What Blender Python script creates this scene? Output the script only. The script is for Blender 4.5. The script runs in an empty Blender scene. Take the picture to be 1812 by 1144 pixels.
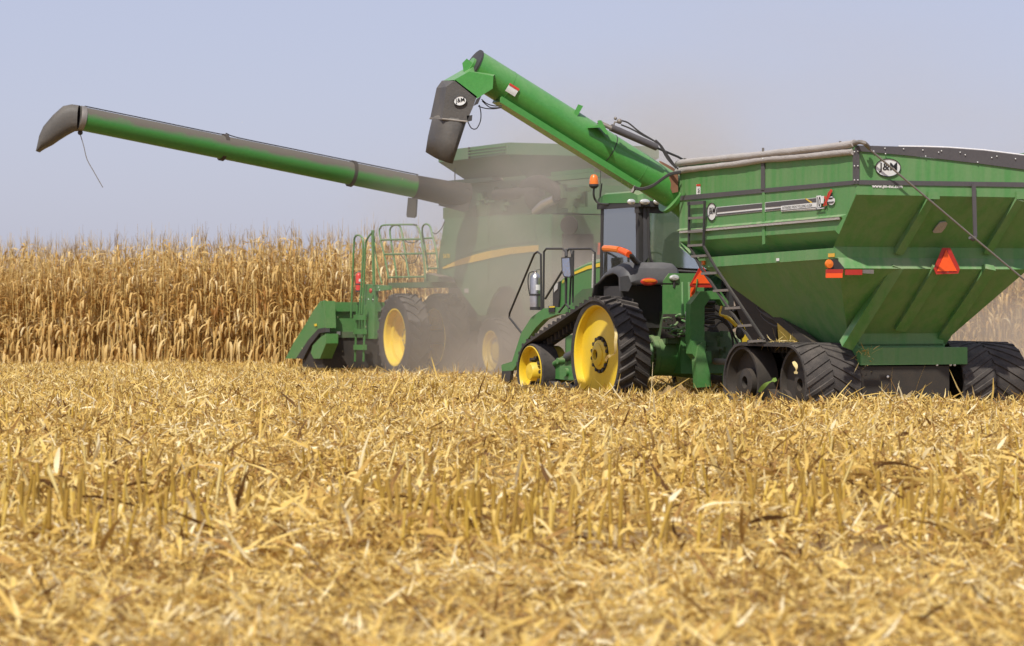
import bpy, math, random
import numpy as np
from mathutils import Vector, Matrix
random.seed(7); rng = np.random.default_rng(11)
sc = bpy.context.scene
R = math.radians
FPX, CX, HY, CAMZ = 5000.0, 906.0, 542.0, 1.7     # focal length in photo pixels, centre column, horizon row, eye height

# ------------------------------------------------------------------ camera
cam_d = bpy.data.cameras.new("camera"); cam = bpy.data.objects.new("camera", cam_d)
sc.collection.objects.link(cam); sc.camera = cam
cam.location = (0, 0, CAMZ); cam.rotation_euler = (R(90), 0, 0)
cam_d.sensor_width = 36; cam_d.lens = 36 * FPX / 1812
cam_d.shift_y = -30 / 1812; cam_d.clip_end = 6000; cam_d.clip_start = 0.5
cam_d.dof.use_dof = True; cam_d.dof.focus_distance = 44; cam_d.dof.aperture_fstop = 2.6
# ------------------------------------------------------------------ world, sun, exposure
SUN_EL, SUN_AZ = R(52), math.atan2(-0.33, -0.944)    # sun behind the camera, to its left
wd = bpy.data.worlds.new("World"); sc.world = wd; wd.use_nodes = True
nt = wd.node_tree; bg = nt.nodes["Background"]
sky = nt.nodes.new("ShaderNodeTexSky"); sky.sky_type = 'NISHITA'; sky.sun_disc = False
sky.sun_elevation = SUN_EL; sky.sun_rotation = SUN_AZ; sky.altitude = 100
sky.air_density = 1.0; sky.dust_density = 1.5; sky.ozone_density = 2.0
tint = nt.nodes.new("ShaderNodeMix"); tint.data_type = 'RGBA'; tint.blend_type = 'MULTIPLY'
tint.inputs[0].default_value = 1.0; tint.inputs[7].default_value = (0.93, 0.83, 1.0, 1)
nt.links.new(sky.outputs[0], tint.inputs[6])
hz = nt.nodes.new("ShaderNodeMix"); hz.data_type = 'RGBA'; hz.inputs[0].default_value = 0.78; hz.inputs[7].default_value = (2.50, 2.62, 3.25, 1)   # thin even haze over the whole sky
nt.links.new(tint.outputs[2], hz.inputs[6]); nt.links.new(hz.outputs[2], bg.inputs[0])
bg.inputs[1].default_value = 0.15
sd = bpy.data.lights.new("sun", 'SUN'); sd.energy = 3.7; sd.angle = R(1.0); sd.color = (1, 0.96, 0.87)
sun = bpy.data.objects.new("sun", sd); sc.collection.objects.link(sun)
sv = Vector((math.sin(SUN_AZ) * math.cos(SUN_EL), math.cos(SUN_AZ) * math.cos(SUN_EL), math.sin(SUN_EL)))
sun.rotation_euler = sv.to_track_quat('Z', 'Y').to_euler()
vs = sc.view_settings; vs.view_transform = 'Standard'; vs.look = 'None'; vs.gamma = 1; vs.use_curve_mapping = False
vs.exposure = 0.36
try:
    sc.cycles.volume_step_rate = 1.0; sc.cycles.volume_max_steps = 64
    sc.cycles.transparent_max_bounces = 16; sc.cycles.volume_bounces = 1
except Exception: pass

# ------------------------------------------------------------------ helpers
class MB:
    def __init__(s): s.v = []; s.f = []
    def add(s, vs_, fs):
        n = len(s.v); s.v += [tuple(p) for p in vs_]; s.f += [tuple(i + n for i in f) for f in fs]; return s
    def box(s, a, b):
        (x0, y0, z0), (x1, y1, z1) = a, b
        return s.add([(x0,y0,z0),(x1,y0,z0),(x1,y1,z0),(x0,y1,z0),(x0,y0,z1),(x1,y0,z1),(x1,y1,z1),(x0,y1,z1)],
                     [(3,2,1,0),(4,5,6,7),(0,1,5,4),(1,2,6,5),(2,3,7,6),(3,0,4,7)])
    def cbox(s, c, d): return s.box([c[i]-d[i]/2 for i in range(3)], [c[i]+d[i]/2 for i in range(3)])
    def bar(s, p, q, w, h, up=(0,0,1)):
        p, q = Vector(p), Vector(q); d = (q - p).normalized(); u = Vector(up)
        if abs(d.dot(u)) > .98: u = Vector((1,0,0))
        a = d.cross(u).normalized() * (w/2); b = d.cross(a).normalized() * (h/2)
        return s.add([p-a-b, p+a-b, p+a+b, p-a+b, q-a-b, q+a-b, q+a+b, q-a+b],
                     [(3,2,1,0),(4,5,6,7),(0,1,5,4),(1,2,6,5),(2,3,7,6),(3,0,4,7)])
    def prism(s, pts, vec):
        n = len(pts); v = Vector(vec); P = [Vector(p) for p in pts]
        return s.add(P + [p + v for p in P], [tuple(range(n))[::-1], tuple(range(n, 2*n))] +
                     [(i, (i+1) % n, n + (i+1) % n, n + i) for i in range(n)])
    def tube(s, pts, r, n=8, caps=True, close=False):
        P = [Vector(p) for p in pts]; m = len(P); rs = r if hasattr(r, '__len__') else [r]*m
        out = []; ref = None
        for i in range(m):
            if close: d = (P[(i+1) % m] - P[i-1]).normalized()
            else: d = (P[min(i+1, m-1)] - P[max(i-1, 0)]).normalized()
            if ref is None:
                ref = d.orthogonal().normalized()
            ref = (ref - d * ref.dot(d)).normalized(); b = d.cross(ref)
            out += [P[i] + (ref*math.cos(2*math.pi*k/n) + b*math.sin(2*math.pi*k/n))*rs[i] for k in range(n)]
        fs = [(i*n+k, i*n+(k+1) % n, (i+1)*n+(k+1) % n, (i+1)*n+k) for i in range(m-1) for k in range(n)]
        if close: fs += [((m-1)*n+k, (m-1)*n+(k+1) % n, (k+1) % n, k) for k in range(n)]
        elif caps: fs += [tuple(range(n))[::-1], tuple(range((m-1)*n, m*n))]
        return s.add(out, fs)
    def lathe(s, prof, c, axis='y', n=40):
        c = Vector(c); out = []
        for r, t in prof:
            for k in range(n):
                a = 2*math.pi*k/n; u, w = r*math.cos(a), r*math.sin(a)
                out.append(c + (Vector((u, t, w)) if axis == 'y' else Vector((u, w, t)) if axis == 'z' else Vector((t, u, w))))
        m = len(prof)
        return s.add(out, [(i*n+k, i*n+(k+1) % n, (i+1)*n+(k+1) % n, (i+1)*n+k) for i in range(m-1) for k in range(n)])
    def disc(s, c, r, t, axis='y', n=24):
        return s.lathe([(0, -t/2), (r, -t/2), (r, t/2), (0, t/2)], c, axis, n)
    def ball(s, c, r, n=10, sc_=(1,1,1)):
        c = Vector(c); prof = [(math.sin(math.pi*i/n)*r, -math.cos(math.pi*i/n)*r) for i in range(n+1)]
        k0 = len(s.v); s.lathe(prof, (0,0,0), 'z', 12)
        for i in range(k0, len(s.v)): s.v[i] = tuple(c + Vector([s.v[i][j]*sc_[j] for j in range(3)]))
        return s
    def build(s, name, m, parent=None, smooth=True, ang=35, **kw):
        me = bpy.data.meshes.new(name); me.from_pydata(s.v, [], s.f); me.validate()
        me.materials.append(m)
        if smooth:
            me.shade_smooth()
            try: me.set_sharp_from_angle(angle=R(ang))
            except Exception: pass
        o = bpy.data.objects.new(name, me); sc.collection.objects.link(o)
        if parent is not None: o.parent = parent
        for k, v in kw.items(): o[k] = v
        return o
def tag(o, label=None, cat=None, group=None, kind=None):
    if label: o['label'] = label
    if cat: o['category'] = cat
    if group: o['group'] = group
    if kind: o['kind'] = kind
    return o
def empty(name, loc=(0,0,0), rz=0):
    o = bpy.data.objects.new(name, None); sc.collection.objects.link(o)
    o.location = loc; o.rotation_euler = (0, 0, rz); o.empty_display_size = .3; return o
def smooth_path(pts, n=6):
    P = [Vector(p) for p in pts]; out = []
    for i in range(len(P)-1):
        p0, p1, p2, p3 = P[max(i-1,0)], P[i], P[i+1], P[min(i+2, len(P)-1)]
        for k in range(n):
            t = k/n
            out.append(.5*((2*p1) + (p2-p0)*t + (2*p0-5*p1+4*p2-p3)*t*t + (3*p1-p0-3*p2+p3)*t**3))
    out.append(P[-1]); return out
class Veh:
    """frame of a vehicle: local x forward, y to its left, z up; maps a photo pixel onto a local plane"""
    def __init__(s, X, Y, Z, th):
        s.O = Vector((X, Y, Z)); s.th = R(th); s.rz = R(90 + th)
        s.f = Vector((-math.sin(s.th), math.cos(s.th), 0)); s.l = Vector((-math.cos(s.th), -math.sin(s.th), 0))
    def loc(s, w): d = Vector(w) - s.O; return Vector((d.dot(s.f), d.dot(s.l), d.z))
    def ray(s, px, py):
        d = Vector(((px-CX)/FPX, 1, -(py-HY)/FPX)); o = s.loc((0,0,CAMZ))
        return o, Vector((d.dot(s.f), d.dot(s.l), d.z))
    def S(s, px, py, y): o, d = s.ray(px, py); return o + d*((y-o.y)/d.y)
    def F(s, px, py, x): o, d = s.ray(px, py); return o + d*((x-o.x)/d.x)
    def D(s, px, py, Y): return s.loc(Vector(((px-CX)/FPX*Y, Y, CAMZ-(py-HY)/FPX*Y)))
    def Sp(s, pts, y): return [s.S(a, b, y) for a, b in pts]
    def Fp(s, pts, x): return [s.F(a, b, x) for a, b in pts]
    def Dp(s, pts, Y): return [s.D(a, b, Y) for a, b in pts]
    def plane(s, kind, v):
        return (lambda a, b: s.S(a, b, v)) if kind == 'S' else (lambda a, b: s.F(a, b, v)) if kind == 'F' else (lambda a, b: s.D(a, b, v))
def ell(cx, cy, rx, ry, n=32, rot=0):
    c, s_ = math.cos(rot), math.sin(rot)
    return [(cx + rx*math.cos(2*math.pi*k/n)*c - ry*math.sin(2*math.pi*k/n)*s_, cy + rx*math.cos(2*math.pi*k/n)*s_ + ry*math.sin(2*math.pi*k/n)*c) for k in range(n)]
def text(strg, fmap, name, m, parent, bold=0.0, z=0):
    """lettering as real flat mesh; fmap(u,v) gives the local point for u,v in 0..1"""
    cu = bpy.data.curves.new(name, 'FONT'); cu.body = strg; cu.resolution_u = 3; cu.offset = bold
    to = bpy.data.objects.new(name, cu); sc.collection.objects.link(to); bpy.context.view_layer.update()
    me = bpy.data.meshes.new_from_object(to.evaluated_get(bpy.context.evaluated_depsgraph_get()))
    bpy.data.objects.remove(to)
    xs = [v.co.x for v in me.vertices]; ys = [v.co.y for v in me.vertices]
    x0, x1, y0, y1 = min(xs), max(xs), min(ys), max(ys)
    for v in me.vertices: v.co = fmap((v.co.x-x0)/(x1-x0), (v.co.y-y0)/(y1-y0))
    me.materials.clear(); me.materials.append(m); me.name = name
    o = bpy.data.objects.new(name, me); sc.collection.objects.link(o); o.parent = parent; return o
def quadmap(P, tl, tr, br, bl):
    def f(u, v):
        a = (bl[0]+(br[0]-bl[0])*u, bl[1]+(br[1]-bl[1])*u); b = (tl[0]+(tr[0]-tl[0])*u, tl[1]+(tr[1]-tl[1])*u)
        return P(a[0]+(b[0]-a[0])*v, a[1]+(b[1]-a[1])*v)
    return f

# ------------------------------------------------------------------ materials
def node(nt, t, **kw):
    n = nt.nodes.new(t)
    for k, v in kw.items(): setattr(n, k, v)
    return n
def mixc(nt, fac, a, b, mode='MIX'):
    m = node(nt, "ShaderNodeMix", data_type='RGBA', blend_type=mode)
    for i, x in ((0, fac), (6, a), (7, b)):
        if hasattr(x, 'is_output'): nt.links.new(x, m.inputs[i])
        else: m.inputs[i].default_value = (x if i == 0 else (*x[:3], 1))
    return m.outputs[2]
def mathn(nt, op, a, b=0.0, clamp=False):
    m = node(nt, "ShaderNodeMath", operation=op, use_clamp=clamp)
    for i, x in ((0, a), (1, b)):
        if hasattr(x, 'is_output'): nt.links.new(x, m.inputs[i])
        else: m.inputs[i].default_value = x
    return m.outputs[0]
DUSTC = (0.30, 0.23, 0.16)
def paint(name, col, rough=.35, metal=0, dust=.25, up=.4, dustc=DUSTC, scale=1.5, bump=.1, spec=.5, var=.15, streak=False):
    """painted or bare surface with settled dust that is thicker on faces that look up and in patches"""
    m = bpy.data.materials.new(name); m.use_nodes = True; nt = m.node_tree; b = nt.nodes["Principled BSDF"]
    tc = node(nt, "ShaderNodeTexCoord").outputs['Object']
    n1 = node(nt, "ShaderNodeTexNoise"); n1.inputs['Scale'].default_value = scale; n1.inputs['Detail'].default_value = 6; n1.inputs['Roughness'].default_value = .65
    n2 = node(nt, "ShaderNodeTexNoise"); n2.inputs['Scale'].default_value = scale*14; n2.inputs['Detail'].default_value = 4
    nt.links.new(tc, n1.inputs['Vector']); nt.links.new(tc, n2.inputs['Vector'])
    if streak:      # rain-washed vertical dust streaks
        mp = node(nt, "ShaderNodeMapping"); mp.inputs['Scale'].default_value = (5, 5, .45); nt.links.new(tc, mp.inputs[0])
        n3 = node(nt, "ShaderNodeTexNoise"); n3.inputs['Scale'].default_value = 1.3; n3.inputs['Detail'].default_value = 5; nt.links.new(mp.outputs[0], n3.inputs['Vector'])
    g = node(nt, "ShaderNodeNewGeometry"); sp = node(nt, "ShaderNodeSeparateXYZ"); nt.links.new(g.outputs['Normal'], sp.inputs[0])
    upf = mathn(nt, 'MULTIPLY', mathn(nt, 'MAXIMUM', sp.outputs[2], 0.0), up)
    pat = mathn(nt, 'MULTIPLY', mathn(nt, 'SUBTRACT', n1.outputs[0], .35, True), 3.0, True)
    pat = mathn(nt, 'MULTIPLY', pat, mathn(nt, 'ADD', n2.outputs[0], .45))
    if streak: pat = mathn(nt, 'ADD', mathn(nt, 'MULTIPLY', pat, .6), mathn(nt, 'MULTIPLY', mathn(nt, 'SUBTRACT', n3.outputs[0], .38, True), 5.0, True))
    f = mathn(nt, 'MULTIPLY', mathn(nt, 'ADD', upf, dust), mathn(nt, 'ADD', mathn(nt, 'MULTIPLY', pat, .8), .35), True)
    c0 = mixc(nt, n2.outputs[0], [x*(1-var) for x in col], [min(1, x*(1+var)) for x in col])
    c = mixc(nt, f, c0, dustc)
    nt.links.new(c, b.inputs['Base Color'])
    r = node(nt, "ShaderNodeMapRange"); r.inputs['To Min'].default_value = rough; r.inputs['To Max'].default_value = .85
    nt.links.new(f, r.inputs['Value']); nt.links.new(r.outputs[0], b.inputs['Roughness'])
    b.inputs['Metallic'].default_value = metal; b.inputs['Specular IOR Level'].default_value = spec
    if bump:
        bp = node(nt, "ShaderNodeBump"); bp.inputs['Strength'].default_value = bump; bp.inputs['Distance'].default_value = .02
        nt.links.new(n2.outputs[0], bp.inputs['Height']); nt.links.new(bp.outputs[0], b.inputs['Normal'])
    return m
M = {}
M['green'] = paint('green_paint', (.035,.20,.04), .38, dust=.22, up=.5)
M['cgreen'] = paint('cart_green_paint', (.06,.24,.055), .42, dust=.30, up=.5, dustc=(.23,.29,.16), streak=True)
M['tube'] = paint('auger_green_paint', (.05,.25,.04), .22, dust=.08, up=.5, dustc=(.36,.40,.26))
M['dgreen'] = paint('dusty_green_paint', (.035,.13,.04), .5, dust=.45, up=.9, dustc=(.17,.13,.10))
M['olive'] = paint('combine_panel_paint', (.03,.15,.05), .4, dust=.35, up=.6, dustc=(.22,.20,.13), scale=.8)
M['yellow'] = paint('yellow_paint', (.80,.55,.012), .4, dust=.20, up=.2, scale=3)
M['rubber'] = paint('black_rubber', (.022,.021,.022), .75, dust=.42, up=.5, dustc=(.13,.11,.095), scale=4, bump=.4, spec=.3)
M['black'] = paint('black_plastic', (.02,.02,.021), .5, dust=.18, up=.3, dustc=(.14,.12,.10))
M['fender'] = paint('grey_black_fender', (.045,.045,.05), .5, dust=.25, up=.4, dustc=(.15,.14,.13))
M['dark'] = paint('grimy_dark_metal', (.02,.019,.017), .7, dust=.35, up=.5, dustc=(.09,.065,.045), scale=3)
M['trim'] = paint('charcoal_trim', (.075,.07,.075), .6, dust=.2, up=.3, dustc=(.14,.12,.11))
M['boot'] = paint('grey_rubber_boot', (.05,.048,.047), .5, dust=.35, up=.4, dustc=(.17,.145,.115), scale=2.2, bump=.2)
M['tarp'] = paint('rolled_white_tarp', (.42,.39,.37), .7, dust=.35, up=.1, dustc=(.28,.24,.2), scale=3, bump=.6)
M['white'] = paint('white_decal', (.72,.72,.70), .5, dust=.08, up=0)
M['wline'] = paint('white_tarp_edge', (.75,.73,.72), .6, dust=.1, up=0)
M['ink'] = paint('black_ink', (.012,.012,.014), .5, dust=.03, up=0, bump=0)
M['redink'] = paint('red_ink', (.55,.04,.02), .5, dust=.05, up=0, bump=0)
M['orange'] = paint('orange_fluorescent', (.95,.10,.012), .5, dust=.02, up=0, bump=0)
M['dred'] = paint('dark_red_reflective', (.42,.02,.012), .35, dust=.05, up=0, bump=0)
M['amber'] = paint('amber_lens', (.75,.17,.01), .2, dust=.1, up=0)
M['ambery'] = paint('amber_reflector', (.75,.42,.03), .3, dust=.1, up=0)
M['chrome'] = paint('brushed_steel', (.62,.60,.57), .28, metal=1, dust=.12, up=.1)
M['steel'] = paint('worn_steel', (.22,.21,.20), .5, metal=.5, dust=.3, up=.3)
M['rust'] = paint('rusty_metal', (.16,.065,.03), .8, dust=.3, up=.2, dustc=(.25,.15,.09))
M['lens'] = paint('clear_lamp_lens', (.65,.65,.62), .12, dust=.15, up=0, metal=.4, scale=8)
M['redext'] = paint('red_cylinder_paint', (.6,.03,.02), .3, dust=.08, up=.1)
M['yline'] = paint('yellow_stripe', (.75,.48,.05), .45, dust=.22, up=0)
M['soil'] = paint('dry_soil', (.26,.16,.06), .95, dust=.3, up=.2, dustc=(.42,.29,.12), scale=5, bump=1)
def glass_mat():
    m = bpy.data.materials.new('cab_glass'); m.use_nodes = True; nt = m.node_tree; nt.nodes.remove(nt.nodes["Principled BSDF"])
    out = nt.nodes["Material Output"]; tr = node(nt, "ShaderNodeBsdfTransparent"); tr.inputs[0].default_value = (.90,.95,.94,1)
    gl = node(nt, "ShaderNodeBsdfGlossy"); gl.inputs[0].default_value = (.95,1,1,1); gl.inputs['Roughness'].default_value = .06
    lw = node(nt, "ShaderNodeFresnel"); lw.inputs[0].default_value = 1.6; di = node(nt, "ShaderNodeBsdfDiffuse"); di.inputs[0].default_value = (.4,.36,.3,1)
    a = node(nt, "ShaderNodeMixShader"); nt.links.new(mathn(nt, 'ADD', lw.outputs[0], .30, True), a.inputs[0]); nt.links.new(tr.outputs[0], a.inputs[1]); nt.links.new(gl.outputs[0], a.inputs[2])
    b = node(nt, "ShaderNodeMixShader"); b.inputs[0].default_value = .06; nt.links.new(a.outputs[0], b.inputs[1]); nt.links.new(di.outputs[0], b.inputs[2])
    nt.links.new(b.outputs[0], out.inputs[0]); return m
M['glass'] = glass_mat()
def straw(name, stops, trans=.25, rough=.75):
    m = bpy.data.materials.new(name); m.use_nodes = True; nt = m.node_tree; b = nt.nodes["Principled BSDF"]; out = nt.nodes["Material Output"]
    at = node(nt, "ShaderNodeAttribute", attribute_name='tint')
    oi = node(nt, "ShaderNodeObjectInfo")
    tc = node(nt, "ShaderNodeTexCoord").outputs['Object']
    nz = node(nt, "ShaderNodeTexNoise"); nz.inputs['Scale'].default_value = 25; nz.inputs['Detail'].default_value = 3; nt.links.new(tc, nz.inputs['Vector'])
    nb = node(nt, "ShaderNodeTexNoise"); nb.inputs['Scale'].default_value = .9; nb.inputs['Detail'].default_value = 5; nt.links.new(tc, nb.inputs['Vector'])
    t = mathn(nt, 'ADD', at.outputs['Fac'], mathn(nt, 'MULTIPLY', mathn(nt, 'SUBTRACT', nz.outputs[0], .5), .35))
    t = mathn(nt, 'ADD', t, mathn(nt, 'MULTIPLY', mathn(nt, 'SUBTRACT', nb.outputs[0], .52), .95))
    t = mathn(nt, 'ADD', t, mathn(nt, 'MULTIPLY', mathn(nt, 'SUBTRACT', oi.outputs['Random'], .5), .12), True)
    cr = node(nt, "ShaderNodeValToRGB"); el = cr.color_ramp.elements
    while len(el) < len(stops): el.new(.5)
    for e, (p, c) in zip(el, stops): e.position = p; e.color = (*c, 1)
    nt.links.new(t, cr.inputs[0]); nt.links.new(cr.outputs[0], b.inputs['Base Color']); b.inputs['Roughness'].default_value = rough
    b.inputs['Specular IOR Level'].default_value = .35
    tl = node(nt, "ShaderNodeBsdfTranslucent"); nt.links.new(cr.outputs[0], tl.inputs[0])
    mx = node(nt, "ShaderNodeMixShader"); mx.inputs[0].default_value = trans
    nt.links.new(b.outputs[0], mx.inputs[1]); nt.links.new(tl.outputs[0], mx.inputs[2]); nt.links.new(mx.outputs[0], out.inputs[0]); return m
M['litter'] = straw('chopped_corn_residue', [(0,(.15,.075,.025)),(.2,(.40,.22,.06)),(.36,(.62,.40,.10)),(.56,(.72,.51,.145)),(.8,(.80,.62,.26)),(1,(.88,.77,.50))])
M['stalk'] = straw('cut_stalk', [(0,(.24,.13,.03)),(.35,(.46,.29,.05)),(.7,(.66,.45,.08)),(1,(.74,.60,.26))], .1, .5)
M['cornleaf'] = straw('dry_corn_leaf', [(0,(.32,.155,.04)),(.3,(.54,.335,.10)),(.6,(.70,.49,.19)),(.85,(.79,.60,.29)),(1,(.86,.74,.46))], .35)
M['cornstalk'] = straw('dry_corn_stalk', [(0,(.28,.17,.05)),(.5,(.50,.35,.12)),(1,(.62,.47,.20))], .0)
M['tassel'] = straw('corn_tassel', [(0,(.30,.21,.12)),(.5,(.46,.34,.19)),(1,(.56,.44,.27))], .2)
M['greenleaf'] = straw('green_weed_leaf', [(0,(.12,.22,.04)),(1,(.25,.38,.08))], .3)

# ------------------------------------------------------------------ ground
def gz(x, y):
    """gentle relief of the field, numpy friendly"""
    return .05*np.sin(x*.55+y*.21)*np.sin(y*.33-.4) + .03*np.sin(x*1.7+2)*np.sin(y*1.1)
def grid_mesh(xs, ys, zf):
    X, Y = np.meshgrid(xs, ys); Z = zf(X, Y); nx, ny = len(xs), len(ys)
    v = np.stack([X, Y, Z], -1).reshape(-1, 3)
    i = np.arange((ny-1)*(nx-1)); a = (i//(nx-1))*nx + i % (nx-1)
    return v, np.stack([a, a+1, a+nx+1, a+nx], -1)
def np_mesh(name, v, f, m, tints=None, smooth=False):
    me = bpy.data.meshes.new(name); me.vertices.add(len(v)); me.vertices.foreach_set('co', np.asarray(v, np.float32).ravel())
    k = f.shape[1]; me.loops.add(f.size); me.loops.foreach_set('vertex_index', np.asarray(f, np.int32).ravel())
    me.polygons.add(len(f)); me.polygons.foreach_set('loop_start', np.arange(0, f.size, k, dtype=np.int32))
    try: me.polygons.foreach_set('loop_total', np.full(len(f), k, np.int32))
    except Exception: pass
    me.update(calc_edges=True)
    if tints is not None:
        a = me.attributes.new('tint', 'FLOAT', 'POINT'); a.data.foreach_set('value', np.asarray(tints, np.float32))
    me.materials.append(m)
    if smooth: me.shade_smooth()
    return me
def link(name, me, parent=None):
    o = bpy.data.objects.new(name, me); sc.collection.objects.link(o)
    if parent is not None: o.parent = parent
    return o
xs = np.concatenate([[-3000,-800,-200,-60], np.arange(-30, 30.1, .6), [60,200,800,3000]])
ys = np.concatenate([[-60,-10,0,5], np.arange(8, 110, .6), [140,200,400,1000,3500]])
v, f = grid_mesh(xs, ys, lambda X, Y: np.where((np.abs(X) < 31) & (Y > 7) & (Y < 111), gz(X, Y), 0.0) - .01)
tag(link('ground', np_mesh('ground', v, f, M['soil'], smooth=True)), kind='structure')

# ------------------------------------------------------------------ chopped residue and stubble
def strips(p0, d, L, W, curl, segs=3, flat=False):
    """N ribbons: start, direction, length, width, bend vector -> verts, quads"""
    N = len(p0); d = d/np.linalg.norm(d, axis=1, keepdims=True)
    rv = rng.normal(size=(N, 3)); rv[:, 2] *= .4
    if flat: rv[:, 2] = 0
    w = np.cross(d, np.cross(rv, d)); w /= np.linalg.norm(w, axis=1, keepdims=True) + 1e-6
    t = np.linspace(0, 1, segs+1); out = np.zeros((N, segs+1, 2, 3))
    for i, ti in enumerate(t):
        c = p0 + d*(L*ti)[:, None] + curl*(L*ti*ti)[:, None]
        ww = W*(1-.75*abs(2*ti-1)**2.5)*.5
        out[:, i, 0] = c - w*ww[:, None]; out[:, i, 1] = c + w*ww[:, None]
    v = out.reshape(-1, 3); base = np.arange(N)[:, None]*(segs+1)*2 + np.arange(segs)[None]*2
    base = base.reshape(-1); f = np.stack([base, base+1, base+3, base+2], -1)
    return v, f
def canopy(x, y):
    """height of the mat of residue: trodden near, tall cut rows in the middle distance, even further off"""
    n = .5+.5*np.sin(x*1.3+.7*np.sin(y*.9)+1.3)*np.sin(y*1.15+x*.35)
    rows = .5+.5*np.cos((y + .08*x)*2*math.pi/1.52)
    near = .03+.06*n
    mid = (.08+.26*n)*(.35+.65*rows)
    far = .36+.09*n - .19*np.clip((y-50)/14, 0, 1)
    a = np.clip((y-(18.3+.6*np.sin(x*.8)))/1.2, 0, 1); b = np.clip((y-(24.5+.8*np.sin(x*.6+1)))/3.5, 0, 1)
    return near*(1-a) + (mid*(1-b)+far*b)*a
def scatter(y0, y1, dens):
    n = int((y1-y0)*((y0+y1)/2*.40+3.0)*dens)
    y = np.sqrt(rng.uniform(y0*y0, y1*y1, n)); x = rng.uniform(-.5, .5, n)*(y*.40+3.0); return x, y
V_, F_, T_ = [], [], []; off = 0
def push(v, f, t):
    global off
    V_.append(v); F_.append(f+off); T_.append(np.repeat(t, len(v)//len(t))); off += len(v)
EXCL = []   # (x, y, r) spots kept clear under wheels
def keep(x, y):
    k = np.ones(len(x), bool)
    for a, b, r in EXCL: k &= (x-a)**2+(y-b)**2 > r*r
    return k
for (y0, y1, dens, Ls, Ws, lean) in [(10.5,14,1300,(.03,.15),(.006,.022),.25),(14,19,1200,(.03,.15),(.006,.022),.3),(19,27,750,(.04,.18),(.007,.026),.7),
                                  (27,40,480,(.04,.16),(.007,.024),.8),(40,52,400,(.04,.14),(.008,.022),.9),(52,76,250,(.05,.15),(.010,.026),1.0)]:
    x, y = scatter(y0, y1, dens); n = len(x); h = canopy(x, y); u = rng.uniform(0, 1, n)**2
    z = gz(x, y) + h*(1-.75*u) - .03
    d = rng.normal(size=(n, 3)); d[:, 2] = np.abs(rng.normal(size=n))*lean - .12
    big = rng.uniform(size=n) < .07
    if y0 == 19:      # the tall row: gaps where the soil and shade show between the standing stalks
        g = (np.sin(x*1.9+1.1*np.sin(y*1.7)+.6)+np.sin(x*.7+y*1.3)) < .1+.45*rng.normal(size=n)
        g |= y > 23.5; x, y, z, big, d = x[g], y[g], z[g], big[g], d[g]; n = len(x)
    L = rng.uniform(*Ls, n)*np.where(big, 1.7, .8); W = rng.uniform(*Ws, n)*np.where(big, 1.3, 1.1 if y0 < 19 else 1.3)*(.6+.9*rng.uniform(size=n)**2)
    curl = rng.normal(size=(n, 3))*.55; curl[:, 2] -= .25
    v, f = strips(np.stack([x, y, z], -1), d, L, W, curl, 3 if y0 < 40 else 2)
    push(v, f, np.clip(rng.normal(.54, .27, n), 0, 1))
# broad husks and leaf sheaths standing or hanging among the cut stalks
for (y0, y1, dens) in [(11,18.5,7),(18.5,27,110),(27,42,26),(42,70,9)]:
    x, y = scatter(y0, y1, dens); n = len(x)
    cl = np.sin(x*2.1+1.3*np.sin(y*1.1))*np.sin(y*1.9+x*.6)+.7*rng.normal(size=n); k = cl > np.where(y > 18.5, .15, -.25); x, y = x[k], y[k]; n = len(x)
    z = gz(x, y)+rng.uniform(0, .30, n)*np.clip((y-15)/8, .12, 1)*np.clip((66-y)/14, .25, 1); d = rng.normal(size=(n, 3)); d[:, 2] = np.abs(d[:, 2])*.9+.25
    if y0 < 18: d[:, 2] *= .2
    L = rng.uniform(.10, .32, n)*(1 if y0 < 27 else .7 if y0 < 42 else .55); Wd = rng.uniform(.018, .048, n); curl = rng.normal(size=(n, 3))*.45; curl[:, 2] -= rng.uniform(.2, 1.1, n)
    v, f = strips(np.stack([x, y, z], -1), d, L, Wd, curl, 5); push(v, f, np.clip(rng.normal(.48, .24, n), 0, 1))
link('corn_residue', np_mesh('corn_residue', np.concatenate(V_), np.concatenate(F_), M['litter'], np.concatenate(T_)))
tag(bpy.data.objects['corn_residue'], 'golden chopped corn husks and leaves covering the harvested ground', 'crop residue', kind='stuff')
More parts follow.
